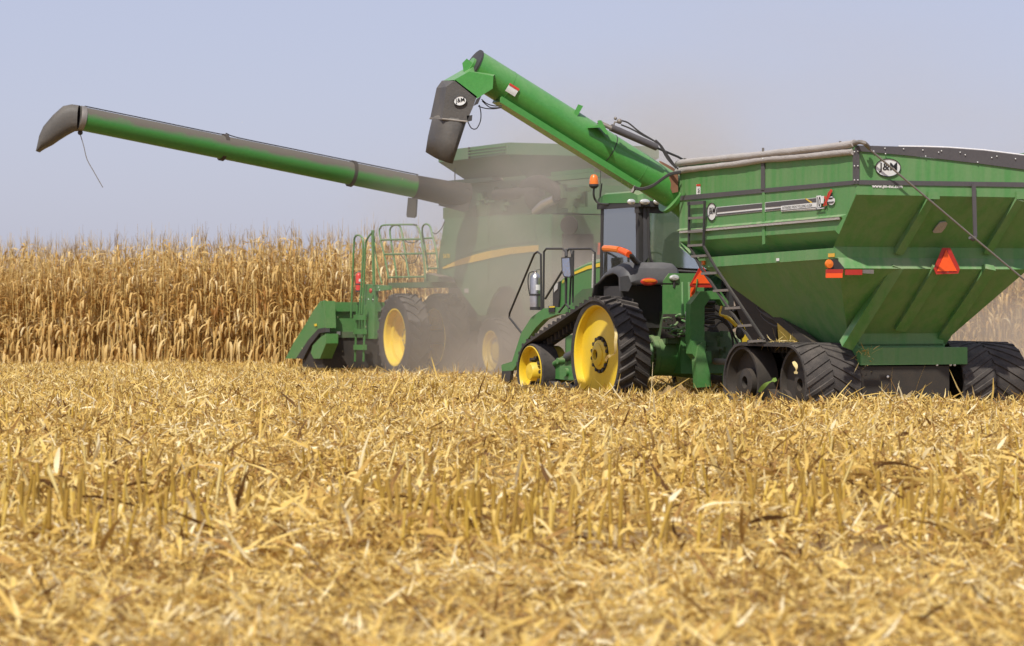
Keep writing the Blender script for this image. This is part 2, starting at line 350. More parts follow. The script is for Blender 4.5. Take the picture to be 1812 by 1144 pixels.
# upright cut stalks: six-sided stems with ragged tops
def stem_proto(h, r, lean):
    mb = MB(); pts = [(lean*t*t*h, lean*.5*t*h, h*t-.02) for t in (0, .35, .7, 1)]
    mb.tube(pts, [r*1.15, r, r, r*.9], 6)
    mb.tube([(lean*.12*h, 0, h*.33), (lean*.13*h, 0, h*.36)], r*1.3, 6)
    return np.array(mb.v), mb.f
def stubs(y0, y1, dens, hh=(.16,.40)):
    x, y = scatter(y0, y1, dens); n = len(x)
    y = np.round((y+.08*x)/.76)*.76 - .08*x + rng.normal(0, .07, n)
    k = rng.uniform(size=n) < .55+.45*np.sin(x*1.1+y*2.3); x, y = x[k], y[k]; n = len(x)
    h = rng.uniform(*hh, n); r = rng.uniform(.008, .014, n)
    a = rng.uniform(0, 2*math.pi, n); lean = rng.normal(0, .16, (n, 2))
    segs = 5; th = np.arange(segs)*2*math.pi/segs; out = np.zeros((n, 3, segs, 3))
    for i, t in enumerate((0, .5, 1.)):
        out[:, i, :, 0] = (x+lean[:, 0]*h*t)[:, None] + r[:, None]*np.cos(th); out[:, i, :, 1] = (y+lean[:, 1]*h*t)[:, None] + r[:, None]*np.sin(th)
        out[:, i, :, 2] = (gz(x, y)+h*t)[:, None] + (rng.normal(0, .012, (n, segs)) if i == 2 else 0)
    v = out.reshape(-1, 3); b = (np.arange(n)*segs*3)[:, None, None] + (np.arange(2)*segs)[None, :, None]
    k = np.arange(segs)[None, None]; f = np.stack([b+k, b+(k+1) % segs, b+segs+(k+1) % segs, b+segs+k], -1).reshape(-1, 4)
    return v, f, np.repeat(rng.uniform(0, 1, n), segs*3)
V2, F2, T2 = [], [], []; o2 = 0
for a in ((21.8,27,10,(.24,.48)), (27,48,10,(.26,.50)), (48,56,8,(.20,.40)), (56,74,8,(.12,.28))):
    v, f, t = stubs(*a); V2.append(v); F2.append(f+o2); T2.append(t); o2 += len(v)
tag(link('corn_stubble', np_mesh('corn_stubble', np.concatenate(V2), np.concatenate(F2), M['stalk'], np.concatenate(T2), True)),
    'short cut corn stalks standing all over the harvested field', 'stubble', kind='stuff')
protos = []
for i in range(6):
    mb = MB(); h = random.uniform(.32, .54); ln = random.uniform(-.2, .2)
    pts = [(ln*t*t*h, ln*.5*t*h, h*t-.02) for t in (0, .35, .7, 1)]; rr = random.uniform(.012, .018)
    mb.tube(pts, [rr*1.15, rr, rr, rr*.9], 7); mb.tube([(ln*.12*h, ln*.16*h, h*.32), (ln*.14*h, ln*.18*h, h*.36)], rr*1.35, 7)
    me = np_mesh('stub', np.array(mb.v), np.array([q for q in mb.f if len(q) == 4]), M['stalk'], np.full(len(mb.v), random.uniform(.3, .9)), True)
    p0 = np.array([[0, 0, h*random.uniform(.3, .6)]]*2); v, f = strips(p0, np.array([[math.cos(i), math.sin(i), .8], [-math.sin(i*2), math.cos(i*3), .5]]), np.array([.18, .25]), np.array([.03, .022]), np.array([[.2,.1,-1.1],[0,.3,-1.2]]), 6)
    lf = np_mesh('husk', v, f, M['litter'], np.full(len(v), random.uniform(.4, .9))); protos.append((me, lf))
x, y = scatter(19.0, 22.6, 8.5); k = rng.uniform(size=len(x)) < .62+.6*np.sin(x*1.9+y*.7); x, y = x[k], y[k]
y = np.round(y/.76)*.76 + rng.normal(0, .05, len(y))
for i in range(min(260, len(x))):
    me, lf = protos[i % 6]; r = link('cut_stalk', me); r.location = (x[i], y[i], float(gz(x[i], y[i]))); r.rotation_euler = (random.gauss(0,.08), random.gauss(0,.08), random.uniform(0, 6.28))
    l = link('husk', lf, r)
    tag(r, 'yellow cut corn stalk standing in the tall stubble row across the foreground', 'cut stalk', 'cut corn stalks in the foreground stubble row')

# ------------------------------------------------------------------ standing corn
def corn_proto(seed):
    r = random.Random(seed); H = r.uniform(2.45, 2.8); sv_, sf = [], []
    lx, ly = r.uniform(-.10,.10), r.uniform(-.10,.10)
    mb = MB(); mb.tube([(lx*t*t*H*.4, ly*t*t*H*.4, H*t) for t in (0,.25,.5,.75,1)], [.014,.013,.012,.009,.005], 5, caps=False)
    st = (np.array(mb.v), np.array(mb.f), np.full(len(mb.v), r.uniform(.2, .9)))
    Lv, Lf, Lt = [], [], []; o = 0
    n = 28; a0 = r.uniform(0, 3.1)
    for i in range(n):
        t = .06+.91*i/(n-1)+r.uniform(-.045,.045); t = max(.05, t+(r.uniform(0,.12) if i < 3 else 0)); az = a0+math.pi*i+r.gauss(0,.6); z = H*min(t, .99); L = r.uniform(.40,.80)*(1-.35*t); W = r.uniform(.028,.064)*(1-.30*t)
        rise = r.uniform(.3,.9) if t > .35 else r.uniform(-.4,.3); droop = r.uniform(1.5,3.0)
        px, py = lx*t*t*H*.4, ly*t*t*H*.4; segs = 7; x_, z_ = 0, 0; ang = math.atan2(rise, .55); tw = r.uniform(-1.2, 1.2); pts = []
        for k in range(segs+1):
            pts.append((x_, z_)); ang -= droop*(.35+r.random()*.5)/segs*2.4; ang = max(ang, -1.52+r.uniform(-.1,.15)); x_ += math.cos(ang)*L/segs; z_ += math.sin(ang)*L/segs
        tn = min(1, max(0, r.gauss(.5,.21)))
        for k, (a, b) in enumerate(pts):
            q = k/segs; w = W*(.35+.65*math.sin(min(1, q*1.6+.25)*math.pi*.5))*(1-q**3)*.5+.002; wa = az+math.pi/2+tw*q
            b = max(b, -z+.03)
            cx_, cy_ = px+math.cos(az)*a, py+math.sin(az)*a
            wz = math.sin(tw*q*1.3)*w
            Lv += [(cx_-math.cos(wa)*w, cy_-math.sin(wa)*w, z+b-wz), (cx_+math.cos(wa)*w, cy_+math.sin(wa)*w, z+b+wz)]; Lt += [tn]*2
        Lf += [(o+2*k, o+2*k+1, o+2*k+3, o+2*k+2) for k in range(segs)]; o += 2*(segs+1)
    # ear with husk
    ez = H*r.uniform(.38,.46); mb = MB(); az = r.uniform(0, 6.28); c, s_ = math.cos(az), math.sin(az)
    mb.tube([(c*.02, s_*.02, ez), (c*.09, s_*.09, ez-.02), (c*.14, s_*.14, ez-.12), (c*.16, s_*.16, ez-.22)], [.012,.032,.030,.008], 6, caps=False)
    Lv += mb.v; Lf += [tuple(i+o for i in q) for q in mb.f]; Lt += [r.uniform(.6, 1)]*len(mb.v); o += len(mb.v)
    lv = (np.array(Lv), np.array(Lf), np.array(Lt))
    Tv, Tf = [], []; o = 0; tx, ty = lx*H*.4, ly*H*.4
    for i in range(5):
        az = r.uniform(0, 6.28); L = r.uniform(.15,.32); sp = 0 if i == 0 else r.uniform(.1,.4)
        for k in range(4):
            q = k/3; rr = sp*L*q*(1+.6*q); w = .0055*(1-q*.6); zz = H+L*q*(1-.25*sp*q)+(.12 if i == 0 else 0)*q
            Tv += [(tx+math.cos(az)*rr-w*math.sin(az), ty+math.sin(az)*rr+w*math.cos(az), zz-.02), (tx+math.cos(az)*rr+w*math.sin(az), ty+math.sin(az)*rr-w*math.cos(az), zz-.02)]
        Tf += [(o+2*k, o+2*k+1, o+2*k+3, o+2*k+2) for k in range(3)]; o += 8
    tv = (np.array(Tv), np.array(Tf), np.full(len(Tv), r.random()))
    return st, lv, tv
CP = [corn_proto(100+i) for i in range(9)]
CM = [(np_mesh('corn_stalk', *a[:2], M['cornstalk'], a[2], True), np_mesh('corn_leaves', *b[:2], M['cornleaf'], b[2]), np_mesh('corn_tassel', *c[:2], M['tassel'], c[2])) for a, b, c in CP]
def edge(px):
    """world point on the near edge of the standing corn"""
    Y = 79 - (px+100)/700*7.5 if px < 600 else 71.5+(px-600)/1300*6
    return (px-CX)/FPX*Y, Y
def edgez(x, y): return -.12*np.clip((y-70)/8, 0, 1) + gz(x, y)*.5
pos = []
for row in range(13):
    X0, Y0 = edge(-160); X1, Y1 = edge(600); X2, Y2 = edge(2150)
    yo = row*.76
    nA = int((X1-X0)/.12); nB = int((X2-X1)/.12)
    for i in range(nA): t = i/nA; pos.append((row, X0+(X1-X0)*t+random.gauss(0,.03)+yo*.1, Y0+(Y1-Y0)*t+yo+random.gauss(0,.06)))
    if row < 10 or True:
        for i in range(nB): t = i/nB; pos.append((row, X1+(X2-X1)*t+random.gauss(0,.03)+yo*.1, Y1+(Y2-Y1)*t+yo+random.gauss(0,.06)))
def pxof(x, y): return CX+FPX*x/y
front = [p for p in pos if p[0] < 4 and -15 < pxof(p[1], p[2]) < 640]; front.sort(key=lambda p: p[2]); front = front[:300]
fs_ = set(front); rest = [p for p in pos if p not in fs_]
for p in front:
    i = random.randrange(9); s_ = random.uniform(.92, 1.09)*1.19
    r = link('corn_plant', CM[i][0]); r.location = (p[1], p[2], float(edgez(p[1], p[2]))); r.rotation_euler = (random.gauss(0,.05), random.gauss(0,.05), random.uniform(0,6.28)); r.scale = (s_*1.05, s_*1.05, s_)
    link('corn_leaves', CM[i][1], r); link('corn_tassel', CM[i][2], r)
    tag(r, 'dry tan corn plant with drooping leaves at the near edge of the uncut field', 'corn plant', 'corn plants along the edge of the standing crop')
groups = {'cornstalk': [[],[],[],0], 'cornleaf': [[],[],[],0], 'tassel': [[],[],[],0]}
for p in rest:
    if p[0] > 4 and random.random() < .35: continue
    i = random.randrange(9); a = random.uniform(0, 6.28); s_ = random.uniform(.9,1.09)*1.21; c, s2 = math.cos(a)*s_, math.sin(a)*s_
    Rm = np.array([[c, -s2, 0], [s2, c, 0], [random.gauss(0,.03), 0, s_]]); t0 = np.array([p[1], p[2], float(edgez(p[1], p[2]))])
    for key, (vv, ff, tt) in zip(groups, CP[i]):
        if p[0] > 8 and key == 'cornstalk': continue
        g = groups[key]; g[0].append(vv@Rm.T+t0); g[1].append(ff+g[3]); g[2].append(np.clip(tt+random.gauss(0,.12),0,1)); g[3] += len(vv)
root = None
for key, g in groups.items():
    me = np_mesh('corn_field', np.concatenate(g[0]), np.concatenate(g[1]), M[key], np.concatenate(g[2]))
    if root is None: root = link('corn_field', me); tag(root, 'deep stand of uncut tan corn behind the front plants', 'corn field', kind='stuff')
    else: o = link('leaves' if key == 'cornleaf' else 'tassels', me, root); o['kind'] = 'stuff'

# ================================================================== shared vehicle pieces
def hull2(P):
    P = sorted(set((round(a, 5), round(b, 5)) for a, b in P))
    def half(Q):
        h = []
        for p in Q:
            while len(h) > 1 and (h[-1][0]-h[-2][0])*(p[1]-h[-2][1])-(h[-1][1]-h[-2][1])*(p[0]-h[-2][0]) <= 0: h.pop()
            h.append(p)
        return h
    a = half(P); b = half(P[::-1]); return a[:-1]+b[:-1]
class Belt:
    def __init__(s, circles, n=120):
        H = hull2([(cx+r*math.cos(2*math.pi*k/96), cz+r*math.sin(2*math.pi*k/96)) for cx, cz, r in circles for k in range(96)])
        H = [Vector(p) for p in H]; m = len(H); d = [(H[(i+1) % m]-H[i]).length for i in range(m)]; s.L = sum(d); s.P = []
        i = 0; acc = 0
        for k in range(n):
            t = k*s.L/n
            while acc+d[i] < t and i < m-1: acc += d[i]; i += 1
            s.P.append(H[i].lerp(H[(i+1) % m], (t-acc)/d[i]))
        s.n = n
        s.N = [Vector(((s.P[(i+1) % n]-s.P[i-1]).y, -(s.P[(i+1) % n]-s.P[i-1]).x)).normalized() for i in range(n)]
    def at(s, t, h):
        u = (t/s.L*s.n) % s.n; i = int(u); q = u-i; p = s.P[i].lerp(s.P[(i+1) % s.n], q); nn = s.N[i].lerp(s.N[(i+1) % s.n], q)
        return p+nn*h
    def mesh(s, y0, y1, th):
        mb = MB(); n = s.n; v = []
        for i in range(n):
            a = s.P[i]; b = s.P[i]+s.N[i]*th
            v += [(a.x, y0, a.y), (a.x, y1, a.y), (b.x, y1, b.y), (b.x, y0, b.y)]
        mb.add(v, [(4*i+k, 4*i+(k+1) % 4, 4*((i+1) % n)+(k+1) % 4, 4*((i+1) % n)+k) for i in range(n) for k in range(4)]); return mb
    def lug(s, mb, t0, ya, yb, slope, w, h0, h1, steps=4):
        v = []
        for k in range(steps+1):
            y = ya+(yb-ya)*k/steps; t = t0+slope*abs(y-ya)
            a, b = s.at(t-w/2, h0), s.at(t+w/2, h0); c, d = s.at(t+w*.36, h1), s.at(t-w*.36, h1)
            v += [(a.x, y, a.y), (b.x, y, b.y), (c.x, y, c.y), (d.x, y, d.y)]
        mb.add(v, [(4*k+j, 4*k+(j+1) % 4, 4*k+4+(j+1) % 4, 4*k+4+j) for k in range(steps) for j in range(4)] + [(0,1,2,3), (4*steps+3, 4*steps+2, 4*steps+1, 4*steps)])
def bolts(mb, c, r, n, br, y, h=.02):
    for k in range(n):
        a = 2*math.pi*(k+.5)/n; mb.disc((c[0]+r*math.cos(a), y, c[2]+r*math.sin(a)), br, h, 'y', 6)
def tyre(R, rr, w, yc, c, nl=24):
    h = w/2; prof = [(rr, -h*.72), (rr+.03, -h*.9), ((R+rr)/2, -h*1.0), (R*.93, -h*.93), (R*.965, -h*.7), (R*.975, 0), (R*.965, h*.7), (R*.93, h*.93), ((R+rr)/2, h), (rr+.03, h*.9), (rr, h*.72)]
    mb = MB().lathe(prof, (c[0], yc, c[2]), 'y', 48)
    for side in (-1, 1):
        for k in range(nl):
            a0 = 2*math.pi*(k+(.5 if side > 0 else 0))/nl; v = []; st = 5
            for i in range(st+1):
                q = i/st; y = side*h*(-.05+1.03*q); a = a0-.30*q**.8; hh = R*(1.0 if q < .85 else .975); w2 = .019*(1+.3*q)
                b = R*(.965 if q < .8 else .93)
                for rad, da in ((b, -w2*1.25), (hh, -w2), (hh, w2), (b, w2*1.25)):
                    v.append((c[0]+rad*math.cos(a+da*1.1), yc+y, c[2]+rad*math.sin(a+da*1.1)))
            mb.add(v, [(4*i+j, 4*i+(j+1) % 4, 4*i+4+(j+1) % 4, 4*i+4+j) for i in range(st) for j in range(4)]+[(4*st+3, 4*st+2, 4*st+1, 4*st), (0,1,2,3)])
    return mb
def patch(V, kind, pts, v, t, name, m, parent, **kw):
    """a plate whose outline lies in one of the vehicle's own planes, t thick outward"""
    P = [V.plane(kind, v)(a, b) for a, b in pts]
    vec = (0, t, 0) if kind == 'S' else (-t, 0, 0)
    return MB().prism(P, vec).build(name, m, parent, smooth=False, **kw)
def oval_logo(V, kind, v, cx, cy, rx, ry, parent, rot=0, strg="J&M", hx=.36, hy=.30, name='logo_plate', shear=0):
    o = patch(V, kind, ell(cx, cy, rx, ry, 36, rot), v, .006, name, M['white'], parent)
    P = V.plane(kind, v+(.012 if kind == 'S' else -.012)); w, h = rx*2*hx, ry*2*hy
    c, s_ = math.cos(rot), math.sin(rot)
    def f(u, q):
        a, b = (u-.5)*2*w, (.5-q)*2*h
        return P(cx+a*c-b*s_, cy+a*s_+b*c+shear*a)
    text(strg, f, 'lettering', M['ink'], o, bold=.012)
    ring = ell(cx, cy, rx*.985, ry*.985, 36, rot)+[ell(cx, cy, rx*.985, ry*.985, 36, rot)[0]]
    MB().tube([P(a, b) for a, b in ring], .006, 4).build('ring', M['ink'], o)
    return o

# ================================================================== grain cart
W = 1.52
_c = Vector((4.592, 37.7, 0)); _t = R(22); _l = Vector((-math.cos(_t), -math.sin(_t), 0)); _C = _c-_l*W
G = Veh(_C.x, _C.y, 0, 22)
cart = tag(empty('grain_cart', G.O, G.rz), 'green auger grain cart on rubber tracks with its unloading auger raised, hitched behind the tractor', 'grain cart')
A_ = G.S(1245, 474, W); B_ = G.S(1481, 457, W); Fc = G.S(1202, 437, W); Ft = G.S(1203, 297, W); Rt = G.S(1515, 262, W); Rm_ = G.S(1513, 345, W); Rb = G.S(1475, 430, W)
FX = Ft.x; ZT = Rt.z; zf = Ft.z
Cb = Vector((2.77, .75, 1.17)); Db = Vector((1.6, .75, 1.17))
mir = lambda p: Vector((p.x, -p.y, p.z))
# side wall has two fold ridges and one shaded recess, so it is built from strips at their real depths
def side_wall(sg):
    mb = MB(); y = W
    g = lambda a, b, d=0: Vector((G.S(a, b, W).x, (W-d)*sg, G.S(a, b, W).z))
    top = [g(1203,297), g(1515,262)]; r1 = [g(1202.3,409), g(1513,377)]
    loops = [((1203,297),(1515,262),0), ((1202.5,405),(1498,379),0), ((1202.4,409),(1494,383.5),-.045), ((1202.3,412),(1491,387),0), ((1202.2,428),(1478,408),0),
             ((1204,430),(1476.5,411),.03), ((1226,455.5),(1475,437),.30), ((1228,457.5),(1475.5,439),0), ((1245,474),(1481,457),0)]
    L = [[g(*a, d), g(*b, d)] for a, b, d in loops]
    L[0][1] = g(1515,262); L.insert(1, [g(1202.7,352), g(1515,340)]); 
    for p in L[0:2]: p[1].x = 0
    for i in range(len(L)-1): mb.add([L[i][0], L[i][1], L[i+1][1], L[i+1][0]], [(0,1,2,3)])
    mb.add([L[5][0], L[6][0], L[7][0], L[8][0]], [(0,1,2,3)])
    mb.add([g(1513,345), g(1498,379), g(1515,340)], [(0,1,2)])
    # return lip along the top
    mb.bar(L[0][0], L[0][1], .05, .05)
    return mb
for sg in (1, -1):
    side_wall(sg).build('side_wall', M['cgreen'], cart, smooth=False)
ridge = MB().bar(G.S(1203,411,W+.03), G.S(1486,386.5,W+.03), .02, .035).build('wall_ridge', M['tarp'], cart)
# rear: upright top, slope, cross band, lower slope
ZRl = ZT; pR = G.F(1874, 303, 0)
rear = MB()
zb1 = Rm_.z; xb = Rb.x; zb2 = G.F(1600, 438, Rb.x).z; zb3 = G.F(1600, 476, Rb.x).z
rear.add([(0,W,ZRl-.03), (0,-W,pR.z), (0,-W,zb1), (0,W,zb1), (xb,-W,zb2), (xb,W,zb2)], [(0,3,2,1), (3,5,4,2)])
rear.build('rear_wall', M['cgreen'], cart, smooth=False)
bandm = MB().add([(xb-.004,W,zb2), (xb-.004,-W,zb2), (xb-.004,-W,(zb2+zb3)/2), (xb-.004,W,(zb2+zb3)/2), (B_.x,-W+.03,zb3), (B_.x,W-.03,zb3)], [(0,3,2,1), (3,5,4,2)])
bandm.build('rear_band', M['cgreen'], cart, smooth=False)
bel = MB(); Bz = Vector((B_.x, W-.03, zb3)); A2 = Vector((A_.x, W-.02, A_.z)); B2 = Vector((B_.x, W-.02, B_.z))
for s_ in (1, -1):
    k = (lambda p: p) if s_ > 0 else mir
    q = [k(A2), k(B2), k(Db), k(Cb)]; bel.add(q, [(0,1,2,3)]); bel.add([k(B2), k(Bz), k(Db)], [(0,1,2)])
bel.add([Bz, mir(Bz), mir(Db), Db], [(0,1,2,3)])
bel.add([A2, mir(A2), mir(Cb), Cb], [(3,2,1,0)])
bel.add([Cb, Db, mir(Db), mir(Cb)], [(0,1,2,3)])
bel.build('hopper_bottom', M['cgreen'], cart, smooth=False)
fr = MB().add([Ft, mir(Ft), mir(Fc), Fc, A2, mir(A2)], [(0,1,2,3), (3,2,5,4)]); fr.build('front_wall', M['cgreen'], cart, smooth=False)
lt = MB().cbox((2.2, 0, 1.08), (1.5, 1.4, .18)); lt.build('outlet_box', M['cgreen'], cart)
MB().box((1.45,-.68,1.14), (1.62,.68,1.34)).build('outlet_door', M['cgreen'], cart)
# trim bars
patch(G, 'S', [(1203,347),(1512,319.5),(1512,327),(1203,355.5)], W+.002, .012, 'belt_trim', M['trim'], cart)
patch(G, 'F', [(1519,319),(1874,324),(1874,332.5),(1519,327)], -.002, .012, 'belt_trim', M['trim'], cart)
patch(G, 'S', [(1510.5,262),(1516,262),(1516,326),(1510.5,326)], W+.004, .014, 'corner_trim', M['trim'], cart)
patch(G, 'F', [(1512,261),(1520,261),(1520,325.5),(1512,325.5)], -.004, .014, 'corner_trim', M['trim'], cart)
patch(G, 'S', [(1348.5,281),(1354,281),(1354,336.5),(1348.5,336.5)], W+.004, .02, 'stake', M['trim'], cart)
patch(G, 'S', [(1350.5,262),(1352.5,262),(1352.5,284),(1350.5,284)], W+.03, .02, 'stake', M['steel'], cart)
patch(G, 'S', [(1212,280),(1214.5,280),(1214.5,304),(1212,304)], W+.03, .02, 'stake', M['steel'], cart)
patch(G, 'S', [(1487,250),(1489,250),(1489,273),(1487,273)], W+.03, .02, 'stake', M['steel'], cart)
patch(G, 'S', [(1350,341),(1354,341),(1354,432),(1350,433)], W+.003, .012, 'seam', M['cgreen'], cart)
arc = [(1516,257.5),(1560,259),(1620,260.5),(1680,262.5),(1740,267),(1812,276),(1874,286)]
patch(G, 'F', arc+[(1874,309),(1812,300.5),(1740,291),(1640,279),(1560,271.5),(1519,268)], -.006, .014, 'top_rubber', M['trim'], cart)
bm_ = MB(); P = G.plane('F', -.03)
for a, b in [(1512,269),(1518,268),(1512,294),(1518,294),(1512,319),(1518,319),(1546,268),(1566,263),(1567,272.5),(1599,264),(1633,266),(1638,277),(1661,270),(1666,267.5),(1699,270),(1708,274.5),(1730,287.5),(1755,279.5),(1764,277),(1797,281.5),(1350,281),(1722,328),(1722,336),(1725,418)]:
    bm_.ball(P(a, b), .009, 6)
bm_.build('bolt_heads', M['white'], cart)
MB().tube([G.F(a, b-1, .0) for a, b in [(1590,260.5),(1640,261),(1680,262.5),(1740,267),(1812,276),(1874,286)]], .012, 8).build('tarp_edge', M['wline'], cart)
# tarp rolled along the left top edge: two lumpy rolls
rr = random.Random(3)
for nm, pts, r0 in (('tarp_roll', [(1199,290),(1240,284.5),(1300,279),(1351,273.5),(1400,268.5),(1450,263),(1495,257.5),(1512,254)], .052), ('tarp_roll', [(1198,303),(1230,299),(1300,291),(1352,283),(1380,281),(1430,277),(1480,271.5),(1510,269)], .047)):
    mb = MB(); pp = smooth_path([G.S(a, b, W+.02+(0 if nm else 0)) for a, b in pts], 10)
    pp = [p+Vector((0, rr.gauss(0,.0015), rr.gauss(0,.0015))) for p in pp]
    mb.tube(pp, [r0*(1+.05*math.sin(i*.35)+rr.gauss(0,.012)) for i in range(len(pp))], 12).build(nm, M['tarp'], cart)
mb = MB().tube(smooth_path([G.S(1508,256,W+.02), G.S(1520,252,W+.02), G.S(1530,254,W), G.F(1538,262,-.1)], 5), .03, 8).build('crank_joint', M['steel'], cart)
MB().tube([G.F(1531,258,-.12), G.F(1722,420,-.12), G.F(1850,527,-.12)], .014, 8).build('crank_rod', M['steel'], cart)
mb = MB().prism(G.Fp([(1719,326),(1725.5,326),(1728,419),(1722,419)], -.03), (-.02,0,0)); mb.tube([G.F(1726,421,-.05), G.F(1722,425,-.10), G.F(1716,421,-.13)], .022, 8)
mb.build('rod_bracket', M['trim'], cart)
for k, a in enumerate([366,373,381,390,399]): pass
MB().add([],[])
# ribs on the rear slopes
rb = []
for (x0, y0, x1, y1) in [(1645,352,1588,447), (1802,352,1744,447), (1877, 400, 1850, 447)]:
    q0 = G.F(x0, y0, 0); t0 = (zb1-q0.z)/(zb1-zb2); q0 = G.F(x0, y0, xb*max(0, t0)); q1 = G.F(x1, y1, xb)
    MB().bar(q0+Vector((-.02,0,0)), q1+Vector((-.02,0,0)), .12, .09, (-1,0,0)).build('rear_rib', M['cgreen'], cart, smooth=False)
for x0 in (1651, 1807): patch(G, 'F', [(x0-10,339.5),(x0+10,339.5),(x0+10,353),(x0-10,353)], -.012, .03, 'rib_cap', M['cgreen'], cart)
def onlow(px, py):
    n_ = (mir(Bz)-Bz).cross(Db-Bz).normalized(); o_, d_ = G.ray(px, py); return o_+d_*((Bz-o_).dot(n_)/d_.dot(n_))
for (x0, y0, x1, y1) in [(1659,473,1590,582), (1750,473,1660,605)]:
    MB().bar(onlow(x0, y0)+Vector((-.02,0,0)), onlow(x1, y1)+Vector((-.03,0,0)), .17, .10, (-1,0,0)).build('rear_rib', M['cgreen'], cart, smooth=False)
leg0 = G.F(1583, 469, B_.x+.12); leg1 = G.F(1497, 612, 1.35)
MB().bar(leg0+Vector((-.06,0,0)), leg1, .17, .15, (-1,0,0)).build('frame_leg', M['cgreen'], cart, smooth=False)
# inspection window, slow vehicle sign, lamps
def onup(px, py, d=.02):
    n_ = Vector((zb1-zb2, 0, xb)).normalized(); o_, d_ = G.ray(px, py); p = o_+d_*((Vector((0,0,zb1))-o_).dot(n_)/d_.dot(n_)); return p-n_*d
MB().prism([onup(a, b, .01) for a, b in [(1649,409),(1655,400),(1662,392),(1672,391),(1675,394),(1671,402),(1664,410),(1652,411)]], (-.02,0,-.01)).build('sight_window', M['tarp'], cart, smooth=False)
sg_ = patch(G, 'F', [(1667,439),(1681,439),(1698,476),(1695,484.5),(1656,486),(1652,476)], B_.x-.10, .01, 'slow_vehicle_sign', M['dred'], cart)
patch(G, 'F', [(1674,442.5),(1693,480),(1658,480.5)], B_.x-.115, .006, 'sign_triangle', M['orange'], sg_)
MB().bar(G.F(1674,470,B_.x-.02), G.F(1674,470,B_.x-.1), .06, .2).build('sign_bracket', M['steel'], sg_)
for p, mm, nm in [([(1461,477),(1490,477),(1490,484),(1461,484)], 'dred', 'tail_lamp'), ([(1461,484),(1489,484),(1489,492),(1461,492)], 'orange', 'tail_reflector'), ([(1495,477.5),(1524,477.5),(1524,487),(1495,487)], 'dred', 'tail_lamp')]:
    patch(G, 'F', p, B_.x-.06, .03, nm, M[mm], cart)
patch(G, 'F', [(1526,477.5),(1545,477.5),(1545,485),(1526,484)], B_.x-.03, .02, 'lamp_bracket', M['steel'], cart)
patch(G, 'F', [(1470,459),(1480,459),(1494,476),(1490,479),(1464,479)], B_.x-.02, .02, 'lamp_mount', M['black'], cart)
q = G.F(1467, 467.5, B_.x-.05); MB().lathe([(0,-.03),(.055,-.02),(.062,0),(.055,.02),(0,.03)], q, 'x', 20).build('amber_lamp', M['amber'], cart)
patch(G, 'S', [(1466,449),(1477,448.5),(1477,455),(1466,455.5)], W+.006, .006, 'side_reflector', M['ambery'], cart)
patch(G, 'S', [(1243,462),(1248,461.5),(1248,469),(1243,469.5)], W+.006, .02, 'side_reflector', M['amber'], cart)
# decals
oval_logo(G, 'S', W+.004, 1259.5, 375, 8.3, 15.6, cart, hy=.25, shear=-.09)
oval_logo(G, 'F', -.004, 1571.5, 297, 22.5, 16, cart, hy=.27)
patch(G, 'S', [(1268,367),(1349,359.5),(1349,374.8),(1268,383)], W+.004, .005, 'stripe_decal', M['white'], cart)
dk = [[(1269,367.8),(1348.6,360.2),(1348.6,368),(1269,376.2)], [(1269,379.2),(1348.6,371.3),(1348.6,374),(1269,382.2)],
      [(1354.5,359.2),(1447,350.6),(1447,359.5),(1354.5,367.2)], [(1354.5,371),(1382,368),(1382,371),(1354.5,373.7)]]
patch(G, 'S', [(1354,358.5),(1446,350),(1446,372),(1383,375),(1382,372),(1354,375)], W+.003, .004, 'stripe_decal', M['white'], cart)
sd_ = [patch(G, 'S', d, W+.009, .004, 'stripe_band', M['trim'], cart) for d in dk]
patch(G, 'S', [(1382.5,365),(1447,358.5),(1448,369),(1382.5,374.5)], W+.014, .004, 'caption_plate', M['white'], cart)
text("EXTENDED FRONT FOLDING AUGER", quadmap(G.plane('S', W+.021), (1384.5,366.2), (1437,361.4), (1437,365.8), (1384.5,370.6)), 'caption_lettering', M['ink'], cart)
patch(G, 'S', [(1382.5,372.3),(1446,366.4),(1446,367.2),(1382.5,373.2)], W+.0185, .003, 'caption_rule', M['ink'], cart)
patch(G, 'S', [(1424.5,352),(1427.5,351.7),(1438,359),(1434.5,359.4)], W+.0135, .004, 'stripe_band', M['yline'], cart)
P = G.plane('S', W+.024)
mb = MB().prism([P(a, b) for a, b in [(1445,347),(1453,346),(1453,365.5),(1451,368),(1445,368)]], (0,.004,0)); mb.build('number_plate', M['white'], cart, smooth=False)
text("10", quadmap(G.plane('S', W+.03), (1445.6,349), (1452.4,348.2), (1451.5,366), (1445.3,367)), 'number_lettering', M['ink'], cart, bold=.03)
patch(G, 'S', [(1453.5,347.5),(1458.5,347),(1457.5,360),(1453,360.5)], W+.02, .004, 'number_plate', M['white'], cart)
text("X", quadmap(G.plane('S', W+.034), (1457.5,349), (1468,338), (1463.5,364), (1456,365)), 'number_lettering', M['redink'], cart, bold=.03)
mb = MB().prism([P(a, b) for a, b in [(1459.5,366),(1458,363.5),(1470,335),(1472.5,336),(1473,339)]], (0,.006,0)); mb.build('red_slash', M['redink'], cart, smooth=False)
o = patch(G, 'S', ell(1471, 355.5, 6.5, 7.5, 24), W+.02, .004, 'badge', M['white'], cart)
patch(G, 'S', [(1466,350.5),(1474,349.5),(1473,352),(1467,352.8)], W+.027, .003, 'badge_mark', M['ink'], o)
patch(G, 'S', [(1464.5,357.5),(1476,356.5),(1474,359.5),(1466,360.3)], W+.027, .003, 'badge_mark', M['trim'], o)
MB().tube([P(a, b) for a, b in [(1469,349),(1470.5,344),(1473,345),(1475.5,351)]], .006, 4).build('badge_mark', M['ink'], o)
